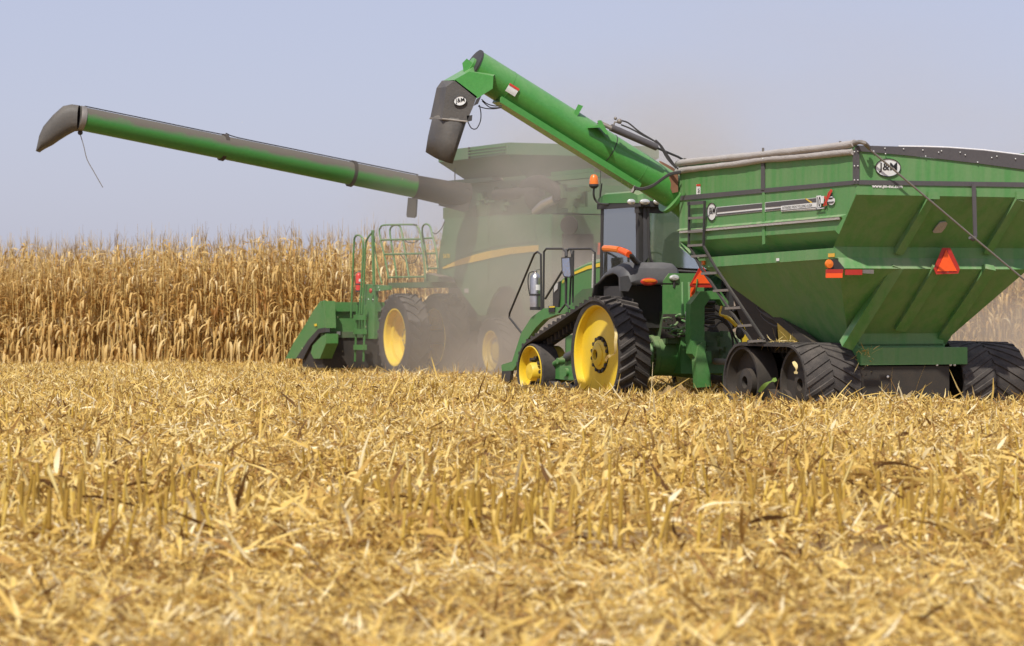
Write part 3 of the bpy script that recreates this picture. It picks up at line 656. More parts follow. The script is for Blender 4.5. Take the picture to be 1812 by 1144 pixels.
o = patch(G, 'S', [(1444,368.3),(1459.5,366.5),(1459.5,370),(1444,372)], W+.03, .003, 'badge_bar', M['ink'], cart)
patch(G, 'S', [(1445.3,369.3),(1458.5,367.7),(1458.5,369),(1445.3,370.8)], W+.034, .003, 'badge_bar', M['white'], o)
text("www.jm-inc.com", quadmap(G.plane('F', -.01), (1543,326.8), (1597,327.8), (1597,335.4), (1543,334.2)), 'web_lettering', M['wline'], cart, bold=.035)
o = patch(G, 'S', [(1232.5,326.5),(1239.5,326),(1239.5,344.5),(1232.5,345)], W+.004, .005, 'warning_label', M['white'], cart)
patch(G, 'S', [(1232.5,326.5),(1239.5,326),(1239.5,329.5),(1232.5,330)], W+.01, .003, 'label_header', M['redink'], o)
MB().tube([P(1237,334), P(1235,337), P(1237.3,337), P(1235,341)], .006, 4).build('label_mark', M['ink'], o)
patch(G, 'S', [(1374,457.5),(1379,457.2),(1379,462),(1374,462.3)], W+.01, .005, 'warning_label', M['white'], cart)
MB().box(tuple(G.S(1374,539,1.05)-Vector((.03,.02,.03))), tuple(G.S(1374,539,1.05)+Vector((.0,.0,.0)))).build('warning_label', M['ambery'], cart)
# ladder on the left wall
ld = tag(empty('ladder'), None); ld.parent = cart; yL = W+.07
for pts in ([(1219.5,358),(1219,434),(1223,441),(1240,474),(1330,604)], [(1247,356),(1245,436),(1249,443),(1265,472),(1352,602)]):
    pp = [G.S(a, b, yL-.0*i) for i, (a, b) in enumerate(pts)]
    m_ = MB()
    for i in range(len(pp)-1): m_.bar(pp[i], pp[i+1], .032, .03, (0,1,0))
    m_.build('rail', M['black'], ld)
patch(G, 'S', [(1218,357.5),(1248.5,355.5),(1248.5,361.5),(1218,364)], W+.05, .02, 'top_plate', M['trim'], ld)
for i, (a, b, y_) in enumerate([(1220,1246,386),(1219.5,1245,410),(1219,1244.5,434.5),(1225,1250,453.5),(1243,1269,484),(1264,1290,514.5),(1285,1311,545.5),(1308,1331,576.5),(1327,1352,604)]):
    MB().bar(G.S(a, y_+.8, yL), G.S(b, y_-.8, yL), .05, .035, (0,0,1)).build('rung', M['steel'], ld)
for (a, b) in ((1219.5,360),(1246,358),(1219,432),(1245,434)): pass
MB().tube([G.S(1325,605,yL), G.S(1335,606,1.2), Vector((3.0,.9,1.1))], .03, 6).build('ladder_stay', M['black'], ld)
# dark vertical auger housing and slope under the front
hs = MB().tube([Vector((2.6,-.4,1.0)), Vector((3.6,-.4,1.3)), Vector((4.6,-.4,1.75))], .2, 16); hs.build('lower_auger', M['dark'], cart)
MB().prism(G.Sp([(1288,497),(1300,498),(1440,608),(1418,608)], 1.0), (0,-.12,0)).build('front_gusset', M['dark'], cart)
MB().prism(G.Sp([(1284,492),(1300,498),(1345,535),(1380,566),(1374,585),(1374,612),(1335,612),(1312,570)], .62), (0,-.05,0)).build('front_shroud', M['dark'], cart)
MB().prism(G.Sp([(1375,566),(1378,608),(1416,608),(1393,583),(1380,567)], .9), (0,-.10,0)).build('far_wheel_wedge', M['yellow'], cart)  # yellow plate on the cart standing in for the tractor's far wheel
for cx_, cy_, ph in ((1356,553,.6), (1362,566,.62)):
    MB().tube([G.S(x_, y_, .72) for x_, y_ in ell(cx_, cy_, 19, 5, 20, ph)], .013, 6, close=True).build('hose', M['trim'], cart)
MB().tube(smooth_path(G.Sp([(1361,541),(1370,556),(1392,570),(1412,590)], .8), 4), .022, 6).build('hose', M['trim'], cart)
MB().bar(Vector((FX-.3,.95,2.3)), Vector((2.7,.78,1.15)), .08, .09).build('front_rail', M['cgreen'], cart)
# running gear
y0, y1 = .72, 1.58; xr, xf, rw, zc = 1.87, 3.32, .53, .60
MB().box((1.32,-.99,.88), (1.62,.72,1.12)).build('cross_beam', M['cgreen'], cart)
fm = MB().box((1.36,-.72,.36), (1.66,.72,.86)); fm.box((1.9,-.72,.5), (3.3,-.5,.9)); fm.box((1.9,.5,.5), (3.3,.72,.9)); fm.box((2.4,-.7,.45), (2.7,.7,.8)); fm.build('axle_frame', M['dark'], cart)
mb = MB(); 
for a, b in [(1658,646),(1682,646),(1689,646),(1571,667)]: mb.ball(G.F(a, b, 1.34), .02, 6)
mb.build('bolt_heads', M['white'], cart); patch(G, 'F', [(1591,641.5),(1609,641),(1609,645),(1591,645.5)], 1.34, .01, 'warning_label', M['tarp'], cart)
for sg in (1, -1):
    tk = tag(empty('track_unit'), None); tk.parent = cart
    a, b = (y0, y1) if sg > 0 else (-1.98, -.93)
    bt = Belt([(xr, zc, rw), (xf, zc, rw), (2.6, .35, .28)], 110)
    bt.mesh(a, b, .035).build('track_belt', M['rubber'], tk, ang=30)
    lg = MB(); n = 40; mid = (a+b)/2
    for k in range(n):
        t = bt.L*k/n; bt.lug(lg, t, mid, a+.01, .55, .07, .03, .055, 5); bt.lug(lg, t+bt.L/n/2, mid, b-.01, .55, .07, .03, .055, 5)
    lg.build('tread', M['rubber'], tk)
    gl = MB(); gl.v, gl.f = bt.mesh(mid-.08, mid+.08, .012).v, bt.mesh(mid-.08, mid+.08, .012).f
    for k in range(52):
        t = bt.L*k/52; bt.lug(gl, t, mid-.06, mid+.06, 0, .05, -.10, 0, 1)
    gl.build('guide_lug', M['rubber'], tk)
    for xc in (xr, xf):
        for c0 in ((a+.03, mid-.08), (mid+.08, b-(.03 if xc == xf else .16))):
            w_ = MB().lathe([(rw-.005, c0[0]), (rw-.005, c0[1]), (rw-.05, c0[1]), (rw-.07, (c0[0]+c0[1])/2+.02), (.2, (c0[0]+c0[1])/2), (.2, c0[1]-.06), (.09, c0[1]-.04), (.09, c0[0]+.04), (.2, c0[0]+.06), (.2, (c0[0]+c0[1])/2-.02), (rw-.07, (c0[0]+c0[1])/2-.03), (rw-.05, c0[0]), (rw-.005, c0[0])], (xc, 0, zc), 'y', 44)
            w_.build('idler_wheel', M['dark'], tk)
    for xc in (2.35, 2.85): MB().disc((xc, mid, .30), .22, .5, 'y', 28).build('roller', M['dark'], tk)
    MB().box((xr-.1, mid-.07, zc-.12), (xf+.1, mid+.07, zc+.08)).build('track_frame', M['dark'], tk)
MB().bar((2.6,0,.75), (6.9,0,.55), .2, .22).build('hitch_pole', M['cgreen'], cart)
MB().tube([(6.9,0,.55),(7.25,0,.5)], .07, 8).build('hitch_eye', M['steel'], cart)
MB().bar((5.2,0,2.6), (5.2,0,.66), .16, .16, (1,0,0)).build('front_post', M['cgreen'], cart)
# ---- unloading auger
YB, YTp = 43.05, 41.8
def ag(px, off=0, dY=0):
    """point on the auger's axis under photo column px; off in pixels across the tube"""
    py = 157+.624*(px-899); Yd = YTp+(YB-YTp)*(px-838)/(1190-838)
    c, s_ = math.cos(math.atan(.624)), math.sin(math.atan(.624))
    return G.D(px-off*s_, py+off*c, Yd+dY)
a0, a1 = ag(836), ag(1193); rT = .262; ax = (a1-a0).normalized()
aug = tag(empty('unloading_auger'), None); aug.parent = cart
MB().tube([a0, a0.lerp(a1,.12), a0.lerp(a1,.5), a1], rT, 40).build('auger_tube', M['tube'], aug)
def ringat(t, w=.012, r=rT+.006, m='dgreen'):
    p = a0.lerp(a1, t); return MB().tube([p-ax*w, p+ax*w], r, 40).build('tube_band', M[m], aug)
ringat(.0, .012, rT+.012, 'black'); ringat(.16, .006, rT+.004, 'tube'); ringat(.66, .006, rT+.005, 'black'); ringat(.82, .006, rT+.004, 'tube')
MB().tube([a1-ax*.03, a1+ax*.03], rT+.09, 40).build('hinge_flange', M['tube'], aug)
MB().tube([a1+ax*.03, a1+ax*.35+Vector((0,0,-.05)), a1+ax*.55+Vector((-.2,-.1,-.35))], rT, 32).build('auger_base', M['tube'], aug)
MB().bar(ag(894, 27, -.13), ag(1140, 27, -.13), .30, .09, (0,1,0)).build('trough_flange', M['tube'], aug)
MB().prism([ag(1150,-34,.02), ag(1172,-36,.02), ag(1200,-32,.02), ag(1199,-2,-.22), ag(1188,-8,-.22), ag(1180,-20,-.2)], (.0,.02,-.01)).build('rust_flap', M['rust'], aug)
MB().prism(G.Dp([(1180,318),(1200,300),(1200,340),(1190,342)], 42.75), G.D(1180,318,42.8)-G.D(1180,318,42.75)).build('rust_flap', M['rust'], aug)
MB().tube([a0-ax*.05, a0], .12, 16).build('end_bearing', M['tube'], aug)
MB().prism(G.Dp([(818,112),(826,104),(836,112),(828,130),(820,126)], 41.7), G.D(818,112,41.95)-G.D(818,112,41.7)).build('end_bracket', M['tube'], aug)
# lifting lugs and cylinder
MB().prism(G.Dp([(1011,210),(1020,209),(1032,188),(1023,185)], 42.2), G.D(1011,210,42.4)-G.D(1011,210,42.2)).build('lift_lug', M['tube'], aug)
MB().prism(G.Dp([(1040,227),(1059,221),(1057,214),(1064,213),(1078,239),(1072,238),(1061,226)], 42.15), G.D(1040,227,42.35)-G.D(1040,227,42.15)).build('cylinder_mount', M['tube'], aug)
MB().tube(G.Dp([(1058,216),(1082,227)], 42.2), .035, 10).build('cylinder_rod', M['steel'], aug)
MB().tube([G.D(1081,226,42.2), G.D(1162,261,42.5)], .055, 16).build('cylinder', M['trim'], aug)
MB().tube([G.D(1162,262,42.5), G.D(1200,278,42.7), G.D(1212,285,42.8)], .018, 8).build('cylinder_rod', M['black'], aug)
mb = MB(); mb.tube(G.Dp([(1086,221),(1088,216),(1094,217),(1099,219)], 42.2), .014, 6); mb.ball(G.D(1096,215,42.2), .04, 8); mb.ball(G.D(1089,210,42.2), .025, 8); mb.build('valve', M['steel'], aug)
for pts in ([(1100,214),(1112,218),(1132,234),(1158,250),(1172,262),(1185,285),(1198,297)], [(1099,221),(1118,229),(1140,241),(1156,249),(1166,255),(1180,280),(1196,298)], [(1160,248),(1170,258),(1178,270),(1192,290),(1200,300)]):
    MB().tube(smooth_path(G.Dp(pts, 42.55), 5), .012, 6).build('hose', M['black'], aug)
for dy in (0, 2.2):
    MB().tube(smooth_path(G.Dp([(1122,333-dy),(1135,336-dy),(1155,330-dy),(1175,316-dy),(1188,309-dy),(1205,306-dy)], 42.35), 5), .016, 6).build('hose', M['black'], aug)
MB().tube(G.Dp([(1125,330),(1118,341)], 42.4), .03, 6).build('hose_clamp', M['steel'], aug)
# decal on the tube, wrapped on its surface
def ontube(px, off):
    p = ag(px); r0 = 31.3; o_ = max(-.98, min(.98, off/r0)); c, s_ = math.cos(math.atan(.624)), math.sin(math.atan(.624))
    Yd = YTp+(YB-YTp)*(px-838)/(1190-838)-rT*math.sqrt(1-o_*o_)-.045
    return G.D(px-off*s_, 157+.624*(px-899)+off*c, Yd)
def tube_decal(x0, x1, o0, o1, n, name, m, lift=0):
    mb = MB(); k = 8
    v = [ontube(x, o0+(o1-o0)*i/k)+Vector((-lift,0,0)) for x in (x0, x1) for i in range(k+1)]
    return mb.add(v, [(i, i+1, k+2+i, k+1+i) for i in range(k)]).build(name, M[m], aug)
MB().tube([ontube(872,-4)+Vector((.035,0,0)), ontube(1186,-4)+Vector((.035,0,0))], .009, 6).build('weld_seam', M['tube'], aug)
tube_decal(897,914,-10,6,0,'warning_label','white'); tube_decal(897,914,-10,-6,0,'label_header','redink',.006)
# ---- hood and rubber boot
def ring(pts): return [G.D(a, b, y) for a, b, y in pts]
def loft(rings, name, m, parent, caps=(False, False), **kw):
    mb = MB(); n = len(rings[0]); v = [p for r in rings for p in r]
    f = [(i*n+k, i*n+(k+1) % n, (i+1)*n+(k+1) % n, (i+1)*n+k) for i in range(len(rings)-1) for k in range(n)]
    if caps[0]: f.append(tuple(range(n))[::-1])
    if caps[1]: f.append(tuple(range((len(rings)-1)*n, len(rings)*n)))
    return mb.add(v, f).build(name, m, parent, **kw)
yf, yb = 41.42, 42.02
hood = MB(); hp = [(830,127),(873,135),(872,157),(844,175),(803,142)]; hb = [(846,108),(880,128),(872,157),(836,168),(783,144)]
v = G.Dp(hp, yf)+G.Dp(hb, yb); hood.add(v, [(0,1,2,3,4), (0,5,6,1), (0,4,9,5), (4,3,8,9), (5,9,8,7,6)]); hood.build('spout_hood', M['tube'], aug, smooth=False)
r0 = ring([(806,142,yf),(844,171,yf),(838,166,yb),(782,143,yb)])
r1 = ring([(790,154,yf),(837,190,yf),(831,190,yb),(772.5,156,yb)])
r2 = ring([(782.5,211,yf),(826,215.5,yf),(820,214,yb),(761,210,yb)])
boot = loft([r0, r1, r2], 'spout_boot', M['boot'], aug, smooth=False)
MB().tube(ring([(782.5,211,yf-.012),(826,215.5,yf-.012),(821,214,yb),(761,210,yb+.01),(782.5,211,yf-.012)]), .014, 6).build('boot_seam', M['steel'], aug)
def rr_ring(cs, k=4):
    """rounded ring through four corners"""
    out = []; n = 4
    for i in range(4):
        p0, p1, p2 = cs[i-1], cs[i], cs[(i+1) % 4]
        for j in range(k+1):
            t = j/k; a = p1.lerp(p0, .34); b = p1.lerp(p2, .34); out.append(a.lerp(p1, t).lerp(p1.lerp(b, t), t))
    return out
s0 = ring([(784,205,yf+.02),(824,208,yf+.02),(820,208,yb-.02),(765,205,yb-.02)]); s0b = ring([(782,212,yf),(826,216,yf),(820,214,yb),(760.5,211,yb)]); s1 = ring([(778,245,yf),(814,252,yf),(808,250,yb),(753,240,yb)]); s2 = ring([(776,283,yf),(801,291,yf),(797,284,yb),(748,266,yb)])
bt_ = loft([rr_ring(s0), rr_ring(s0b), rr_ring(s1), rr_ring(s2)], 'spout_sleeve', M['boot'], aug); md = bt_.modifiers.new('s', 'SOLIDIFY'); md.thickness = .012
oval_logo(G, 'D', yf-.02, 814, 178.5, 11.5, 9, aug, rot=R(-8), hy=.27)
bx = MB().prism(G.Dp([(826,205),(836,204),(835,214),(827,216)], yf), G.D(826,205,yf+.1)-G.D(826,205,yf)); bx.build('camera_box', M['black'], aug)
MB().prism(G.Dp([(838,188),(843,176),(852,170),(846,184)], yf), G.D(838,188,yf+.15)-G.D(838,188,yf)).build('camera_box', M['black'], aug)
for pts in ([(852,176),(862,184),(876,188),(888,187)], [(853,179),(866,190),(878,191),(888,190)], [(848,186),(851,200),(850,215),(843,228),(834,227),(828,216)], [(846,188),(858,192),(874,193),(887,191)]):
    MB().tube(smooth_path(G.Dp(pts, 41.6), 6), .008, 5).build('cable', M['black'], aug)

# ================================================================== tracked tractor
T = Veh(2.89, 45.74, 0, 25)
trac = tag(empty('tracked_tractor', T.O, T.rz), 'green tracked farm tractor with yellow wheels and cab, pulling the grain cart', 'tractor')
YO, YI = 1.75, 1.20
hubD = Vector((0, 0, .925)); idl = T.S(937.5, 658, YO); idl = Vector((idl.x, 0, max(idl.z, .53)))
for sg in (1, -1):
    tk = tag(empty('track_unit'), None); tk.parent = trac
    a, b = (YI, YO) if sg > 0 else (-YO, -YI)
    yo = YO*sg; inn = -sg
    bt = Belt([(0, .925, .855), (idl.x, idl.z, .475), (idl.x*.35, .30, .2), (idl.x*.7, .30, .2)], 140)
    bt.mesh(a, b, .04).build('track_belt', M['rubber'], tk, ang=30)
    lg = MB(); n = 52; mid = (a+b)/2
    for k in range(n):
        t = bt.L*k/n; bt.lug(lg, t, mid, a+.005, .55, .06, .035, .085, 4); bt.lug(lg, t+bt.L/n/2, mid, b-.005, .55, .06, .035, .085, 4)
    lg.build('tread', M['rubber'], tk)
    gl = MB(); gl.v, gl.f = bt.mesh(mid-.07, mid+.07, .012).v, bt.mesh(mid-.07, mid+.07, .012).f
    for k in range(60): bt.lug(gl, bt.L*k/60, mid-.05, mid+.05, 0, .06, -.11, 0, 1)
    gl.build('guide_lug', M['rubber'], tk)
    def Y(v_): return sg*v_
    MB().lathe([(.79,Y(1.45)),(.79,Y(1.72)),(.86,Y(1.735)),(.86,Y(1.45))], (0,0,.925), 'y', 72).build('wheel_rubber', M['rubber'], tk)
    wh = MB().lathe([(.78, Y(1.45)), (.78, Y(1.67)), (.81, Y(1.68)), (.815, Y(1.715)), (.80, Y(1.72)), (.765, Y(1.70)), (.75, Y(1.60)), (.64, Y(1.575)), (.36, Y(1.63)), (.30, Y(1.64)), (.27, Y(1.60)), (.24, Y(1.60)), (.235, Y(1.66)), (.16, Y(1.69)), (.15, Y(1.63)), (0, Y(1.63))], (0, 0, .925), 'y', 72)
    w = wh.build('drive_wheel', M['yellow'], tk)
    m_ = MB(); m_.lathe([(.20,Y(1.60)),(.20,Y(1.625)),(.30,Y(1.625)),(.30,Y(1.60))], (0,0,.925), 'y', 32); bolts(m_, (0,0,.925), .265, 14, .034, Y(1.63), .07); m_.build('wheel_bolts', M['dark'], w)
    MB().lathe([(.19,Y(1.60)),(.18,Y(1.70)),(.10,Y(1.73)),(.085,Y(1.73)),(.08,Y(1.62)),(0,Y(1.62))], (0,0,.925), 'y', 24).build('hub', M['yellow'], w)
    MB().disc((0,Y(1.66),.925), .082, .02, 'y', 20).build('hub_cap', M['dark'], w)
    MB().lathe([(.80, Y(1.25)), (.80, Y(1.42)), (.76, Y(1.42)), (.70, Y(1.36)), (.2, Y(1.34)), (.2, Y(1.25)), (.74, Y(1.26)), (.80, Y(1.25))], (0,0,.925), 'y', 48).build('inner_wheel', M['yellow'], tk)
    c = (idl.x, 0, idl.z)
    MB().lathe([(.40, Y(1.40)), (.47, Y(1.41)), (.47, Y(1.72)), (.45, Y(1.735)), (.42, Y(1.73))], c, 'y', 56).build('idler_rubber', M['rubber'], tk)
    w = MB().lathe([(.42, Y(1.5)), (.42, Y(1.70)), (.425, Y(1.71)), (.43, Y(1.745)), (.42, Y(1.75)), (.41, Y(1.735)), (.41, Y(1.62)), (.30, Y(1.58)), (.17, Y(1.60)), (.16, Y(1.62)), (.15, Y(1.72)), (.13, Y(1.76)), (0, Y(1.77))], c, 'y', 56).build('idler_wheel', M['yellow'], tk)
    m_ = MB(); m_.lathe([(.18,Y(1.58)),(.18,Y(1.605)),(.26,Y(1.605)),(.26,Y(1.58))], c, 'y', 32); bolts(m_, c, .225, 9, .036, Y(1.64), .09); m_.build('wheel_bolts', M['dark'], w)
    MB().lathe([(.43, Y(1.24)), (.43, Y(1.42)), (.1, Y(1.36)), (.1, Y(1.26)), (.43, Y(1.24))], c, 'y', 40).build('inner_wheel', M['yellow'], tk)
    for q in (.30, .5, .72):
        for yy in (1.33, 1.62): MB().disc((idl.x*q, Y(yy), .27), .19, .16, 'y', 28).build('roller', M['rubber'], tk)
    uf = MB().prism([(idl.x*.33, Y(1.3), .45), (idl.x*.33, Y(1.3), 1.0), (idl.x*.55, Y(1.3), .95), (idl.x*.85, Y(1.3), .72), (idl.x*.85, Y(1.3), .5)], (0, Y(.2), 0))
    uf.box((idl.x*.36, min(Y(1.56),Y(1.66)), .5), (idl.x*.6, max(Y(1.56),Y(1.66)), .72)); uf.disc((idl.x*.48, Y(1.66), .62), .07, .1, 'y', 14); uf.disc((idl.x*.62, Y(1.62), .80), .05, .12, 'y', 14)
    uf.build('undercarriage', M['green'], tk)
    MB().tube([(idl.x*.36, Y(1.5), 1.0), (idl.x*.62, Y(1.5), .86)], .075, 14).build('tension_cylinder', M['fender'], tk)
    MB().tube([(idl.x*.62, Y(1.5), .86), (idl.x*.85, Y(1.5), .72)], .05, 14).build('tension_rod', M['green'], tk)
# rear axle, transmission, chassis
MB().tube([(0,YI+.1,.9),(0,.78,.9)], .085, 16).build('axle_shaft', M['rust'], trac)
MB().tube([(0,-YI-.1,.9),(0,-.78,.9)], .085, 16).build('axle_shaft', M['rust'], trac)
fd = MB().lathe([(.1,.86),(.22,.85),(.24,.80),(.33,.79),(.34,.72),(.32,.70),(.33,.3),(.37,.0),(.33,-.3),(.32,-.7),(.34,-.79),(.1,-.86)], (0,0,.9), 'y', 36).build('final_drive', M['green'], trac)
m_ = MB(); m_.lathe([(.26,.79),(.26,.80),(.32,.80),(.32,.79)], (0,0,.9), 'y', 32); bolts(m_, (0,0,.9), .30, 18, .018, .805, .03); m_.build('drive_bolts', M['dgreen'], fd)
ch = MB().box((-.45,-.42,.62), (1.2,.42,1.55)); ch.box((1.2,-.35,.6), (3.9,.35,1.2)); ch.build('chassis', M['green'], trac)
MB().box((-.38,.30,1.10), (.3,.62,1.62)).build('gear_housing', M['dgreen'], trac)
MB().box((-.1,.45,1.35), (.5,1.32,2.02)).build('wheel_arch', M['black'], trac)
patch(T, 'F', [(1172,498),(1183,484),(1240,484),(1245,500),(1245,556),(1172,556)], -.42, .02, 'rear_cover', M['green'], trac)
# valve block clutter between housing and hitch
rv = random.Random(5); vb = MB()
for i in range(15):
    p = T.F(1172+rv.random()*38, 556+rv.random()*36, -.5-.25*rv.random()); q = p+Vector((rv.uniform(-.02,.02), -rv.uniform(.10,.22), rv.uniform(-.06,.06)))
    vb.tube(smooth_path([p, (p+q)/2+Vector((-.05,0,rv.uniform(-.03,.05))), q], 4), rv.uniform(.010,.022), 6)
vb.build('hydraulic_pipes', M['green'], trac)
vb = MB()
for i in range(10): p = T.F(1174+rv.random()*36, 560+rv.random()*30, -.55-.2*rv.random()); vb.disc(p, rv.uniform(.012,.024), .05, 'x', 8)
vb.build('couplings', M['chrome'], trac)
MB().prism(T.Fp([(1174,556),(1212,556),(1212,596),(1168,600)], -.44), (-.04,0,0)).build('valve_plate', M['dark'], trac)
# hitch frame
patch(T, 'F', [(1213,560),(1214,538),(1231,516),(1266,515),(1280,534),(1280,540),(1272,542),(1265,530),(1247,530),(1238,543),(1238,604),(1213,604)], -1.0, .16, 'hitch_frame', M['green'], trac)
patch(T, 'F', [(1214,603),(1238,603),(1238,640),(1227,642),(1214,626)], -1.02, .20, 'hitch_frame', M['green'], trac)
patch(T, 'F', [(1228,612),(1236,606),(1249,662),(1251,684),(1227,686),(1224,640)], -1.12, .14, 'hitch_foot', M['green'], trac)
patch(T, 'F', [(1242,622),(1253,622),(1254,640),(1248,650),(1240,642)], -1.0, .1, 'hitch_pin_bracket', M['green'], trac)
for px_ in (1207, 1219): MB().tube([T.F(px_, 500, -.8), T.F(px_+1, 560, -.95)], .022, 8).build('lift_link', M['green'], trac)
MB().tube([T.F(1214.5,552,-1.0), T.F(1214.5,580,-1.0)], .016, 8).build('lift_rod', M['chrome'], trac)
rm = MB()
for i in range(6): rm.tube([T.F(1241,536+i*7,-.9), T.F(1264,536+i*7,-.9)], .028, 8)
rm.build('remote_couplers', M['dark'], trac)
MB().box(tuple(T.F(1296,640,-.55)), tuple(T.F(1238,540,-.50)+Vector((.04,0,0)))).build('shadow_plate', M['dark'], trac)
for pts in ([(1246,561),(1262,558),(1280,566),(1294,590),(1302,640)], [(1246,568),(1268,563),(1286,574),(1296,600),(1300,648)], [(1245,576),(1262,580),(1276,570),(1290,580),(1306,610),(1312,630)], [(1262,545),(1276,556),(1290,575),(1300,598)]):
    MB().tube(smooth_path(T.Fp(pts, -1.15), 5), .016, 6).build('hydraulic_hose', M['black'], trac)
MB().tube(smooth_path(T.Fp([(1277,542),(1274,556),(1282,560),(1292,566),(1303,577)], -1.25), 5), [.016]*5+[.02]*6+[.032]*10, 8).build('yellow_hose', M['yellow'], trac)
MB().ball(T.F(1310,588,-1.2), .09, 8, (1,.8,1.3)).build('coupler_boot', M['black'], trac)
MB().tube([(-.5,0,.55),(-1.5,0,.5)], .07, 8).build('drawbar', M['dark'], trac)
MB().tube([T.F(1265,640,-1.0), T.F(1296,641,-1.6)], .05, 10).build('drive_shaft', M['steel'], trac)
vb = MB(); vb.box(tuple(T.F(1300,640,-.66)), tuple(T.F(1238,588,-.64)))
for i in range(14):
    p = T.F(1238+rv.random()*60, 590+rv.random()*45, -.7-.3*rv.random()); vb.cbox(p, (.1, rv.uniform(.05,.14), rv.uniform(.04,.12)))
vb.build('rear_brackets', M['dgreen'], trac)
sg2 = patch(T, 'F', [(1237,474),(1245,474),(1262,505),(1259,509),(1222,509),(1220,505)], -1.05, .01, 'slow_vehicle_sign', M['dred'], trac)
patch(T, 'F', [(1240,480),(1256,502),(1225,502)], -1.065, .006, 'sign_triangle', M['orange'], sg2)
patch(T, 'F', [(1222,510),(1230,507),(1232,516),(1221,527)], -.97, .008, 'sign_triangle', M['orange'], sg2)
MB().tube([T.F(1231,520,-1.06), T.F(1234,494,-1.09)], .012, 6).build('sign_bracket', M['green'], sg2)
# ---- cab
XB, XFc, YC = .15, 1.46, .86; zr0 = T.F(1140,362,XB).z; zr1 = T.F(1120,337,XB).z; zfl = 1.62
cab = tag(empty('cab'), None); cab.parent = trac
MB().box((XB+.05,-YC+.05,zfl-.1), (XFc+.1,YC-.05,zfl)).build('cab_floor', M['black'], cab)
rp = [(XB-.12, zr0+.02), (XB-.10, zr1-.05), (XB+.1, zr1), (XFc-.1, zr1), (XFc+.12, zr1-.06), (XFc+.16, zr0+.07), (XFc+.1, zr0+.06)]
mb = MB(); v = []
for y_, ins in ((YC+.05, .06), (YC-.02, 0), (-YC+.02, 0), (-YC-.05, .06)):
    v += [Vector((a+(ins if a < .8 else -ins), y_, b-(ins*.5 if b > zr0+.1 else 0))) for a, b in rp]
n = len(rp); mb.add(v, [(i*n+k, i*n+(k+1) % n, (i+1)*n+(k+1) % n, (i+1)*n+k) for i in range(3) for k in range(n)]+[tuple(range(n))[::-1], tuple(range(3*n, 4*n))]); mb.build('roof', M['green'], cab, ang=30)
rf = MB().box((XB-.14,-YC-.04,zr0-.04), (XFc+.12,YC+.04,zr0+.05)); rf.box((XB-.17,-YC-.02,zr0-.02), (XB-.05,YC-.2,zr0+.14)); rf.build('roof_rim', M['black'], cab)
for px_, r_ in ((1117.5, 7.5), (1141.5, 9.5), (1163, 7)):
    c_ = T.F(px_, 357.5, XB-.18); rr_ = r_*.0092
    MB().lathe([(0,-.03),(.6,-.025),(1,0),(1,.03)], (0,0,0), 'x', 24)
    l_ = MB(); l_.lathe([(0,-.035),(.55,-.028),(.95,-.008),(1,.02)], (0,0,0), 'x', 24); l_.v = [(c_.x+x_, c_.y+y_*rr_, c_.z+z_*.047) for x_, y_, z_ in l_.v]; l_.build('work_lamp', M['lens'], cab)
post = lambda p, q, w, nm='pillar': MB().bar(p, q, w, w).build(nm, M['black'], cab)
for s_ in (1, -1):
    post((XB+.02, s_*(YC-.03), zfl), (XB+.05, s_*(YC-.03), zr0), .09); post((XFc+.06, s_*(YC-.03), zfl-.3), (XFc, s_*(YC-.03), zr0), .08)
    MB().prism([(XB+.09, s_*YC, zfl), (XFc, s_*YC, zfl), (XFc-.03, s_*YC, zr0-.04), (XB+.09, s_*YC, zr0-.04)], (0, -s_*.008, 0)).build('side_window', M['glass'], cab)
    MB().bar((XB, s_*(YC-.03), zfl), (XFc, s_*(YC-.03), zfl), .07, .07).build('sill', M['black'], cab)
zw = T.F(1180, 478, XB-.05).z
MB().prism([(XB-.05,YC-.12,zw+.06), (XB-.05,-YC+.12,zw), (XB-.01,-YC+.12,zr0-.04), (XB-.01,YC-.12,zr0-.04)], (.008,0,0)).build('rear_window', M['glass'], cab)
MB().prism([(XFc+.02,YC-.08,zfl), (XFc+.02,-YC+.08,zfl), (XFc-.02,-YC+.08,zr0-.04), (XFc-.02,YC-.08,zr0-.04)], (.008,0,0)).build('windscreen', M['glass'], cab)
MB().tube(smooth_path([(XB-.07,YC-.13,zr0-.06),(XB-.08,YC-.14,zw+.35),(XB-.09,YC-.2,zw+.12),(XB-.09,YC-.45,zw+.0),(XB-.09,-YC+.1,zw-.06)], 6), .022, 8).build('rear_window_frame', M['black'], cab)
MB().prism([(XB-.02,YC-.06,zr0-.05),(XB-.02,YC-.12,zr0-.05),(XB-.03,YC-.17,zw+.6),(XB-.03,YC-.16,zw+.22),(XB-.02,YC-.06,zw+.12)], (-.035,0,0)).build('curved_trim', M['fender'], cab)
MB().tube([(XB-.02,-YC+.55,zw+.04),(XB-.03,-YC+.1,zw+.62)], .008, 5).build('wiper', M['black'], cab)
MB().box((XB-.02,YC-.45,zr0-.14), (XB+.12,YC+.02,zr0-.03)).build('roof_vent', M['black'], cab)
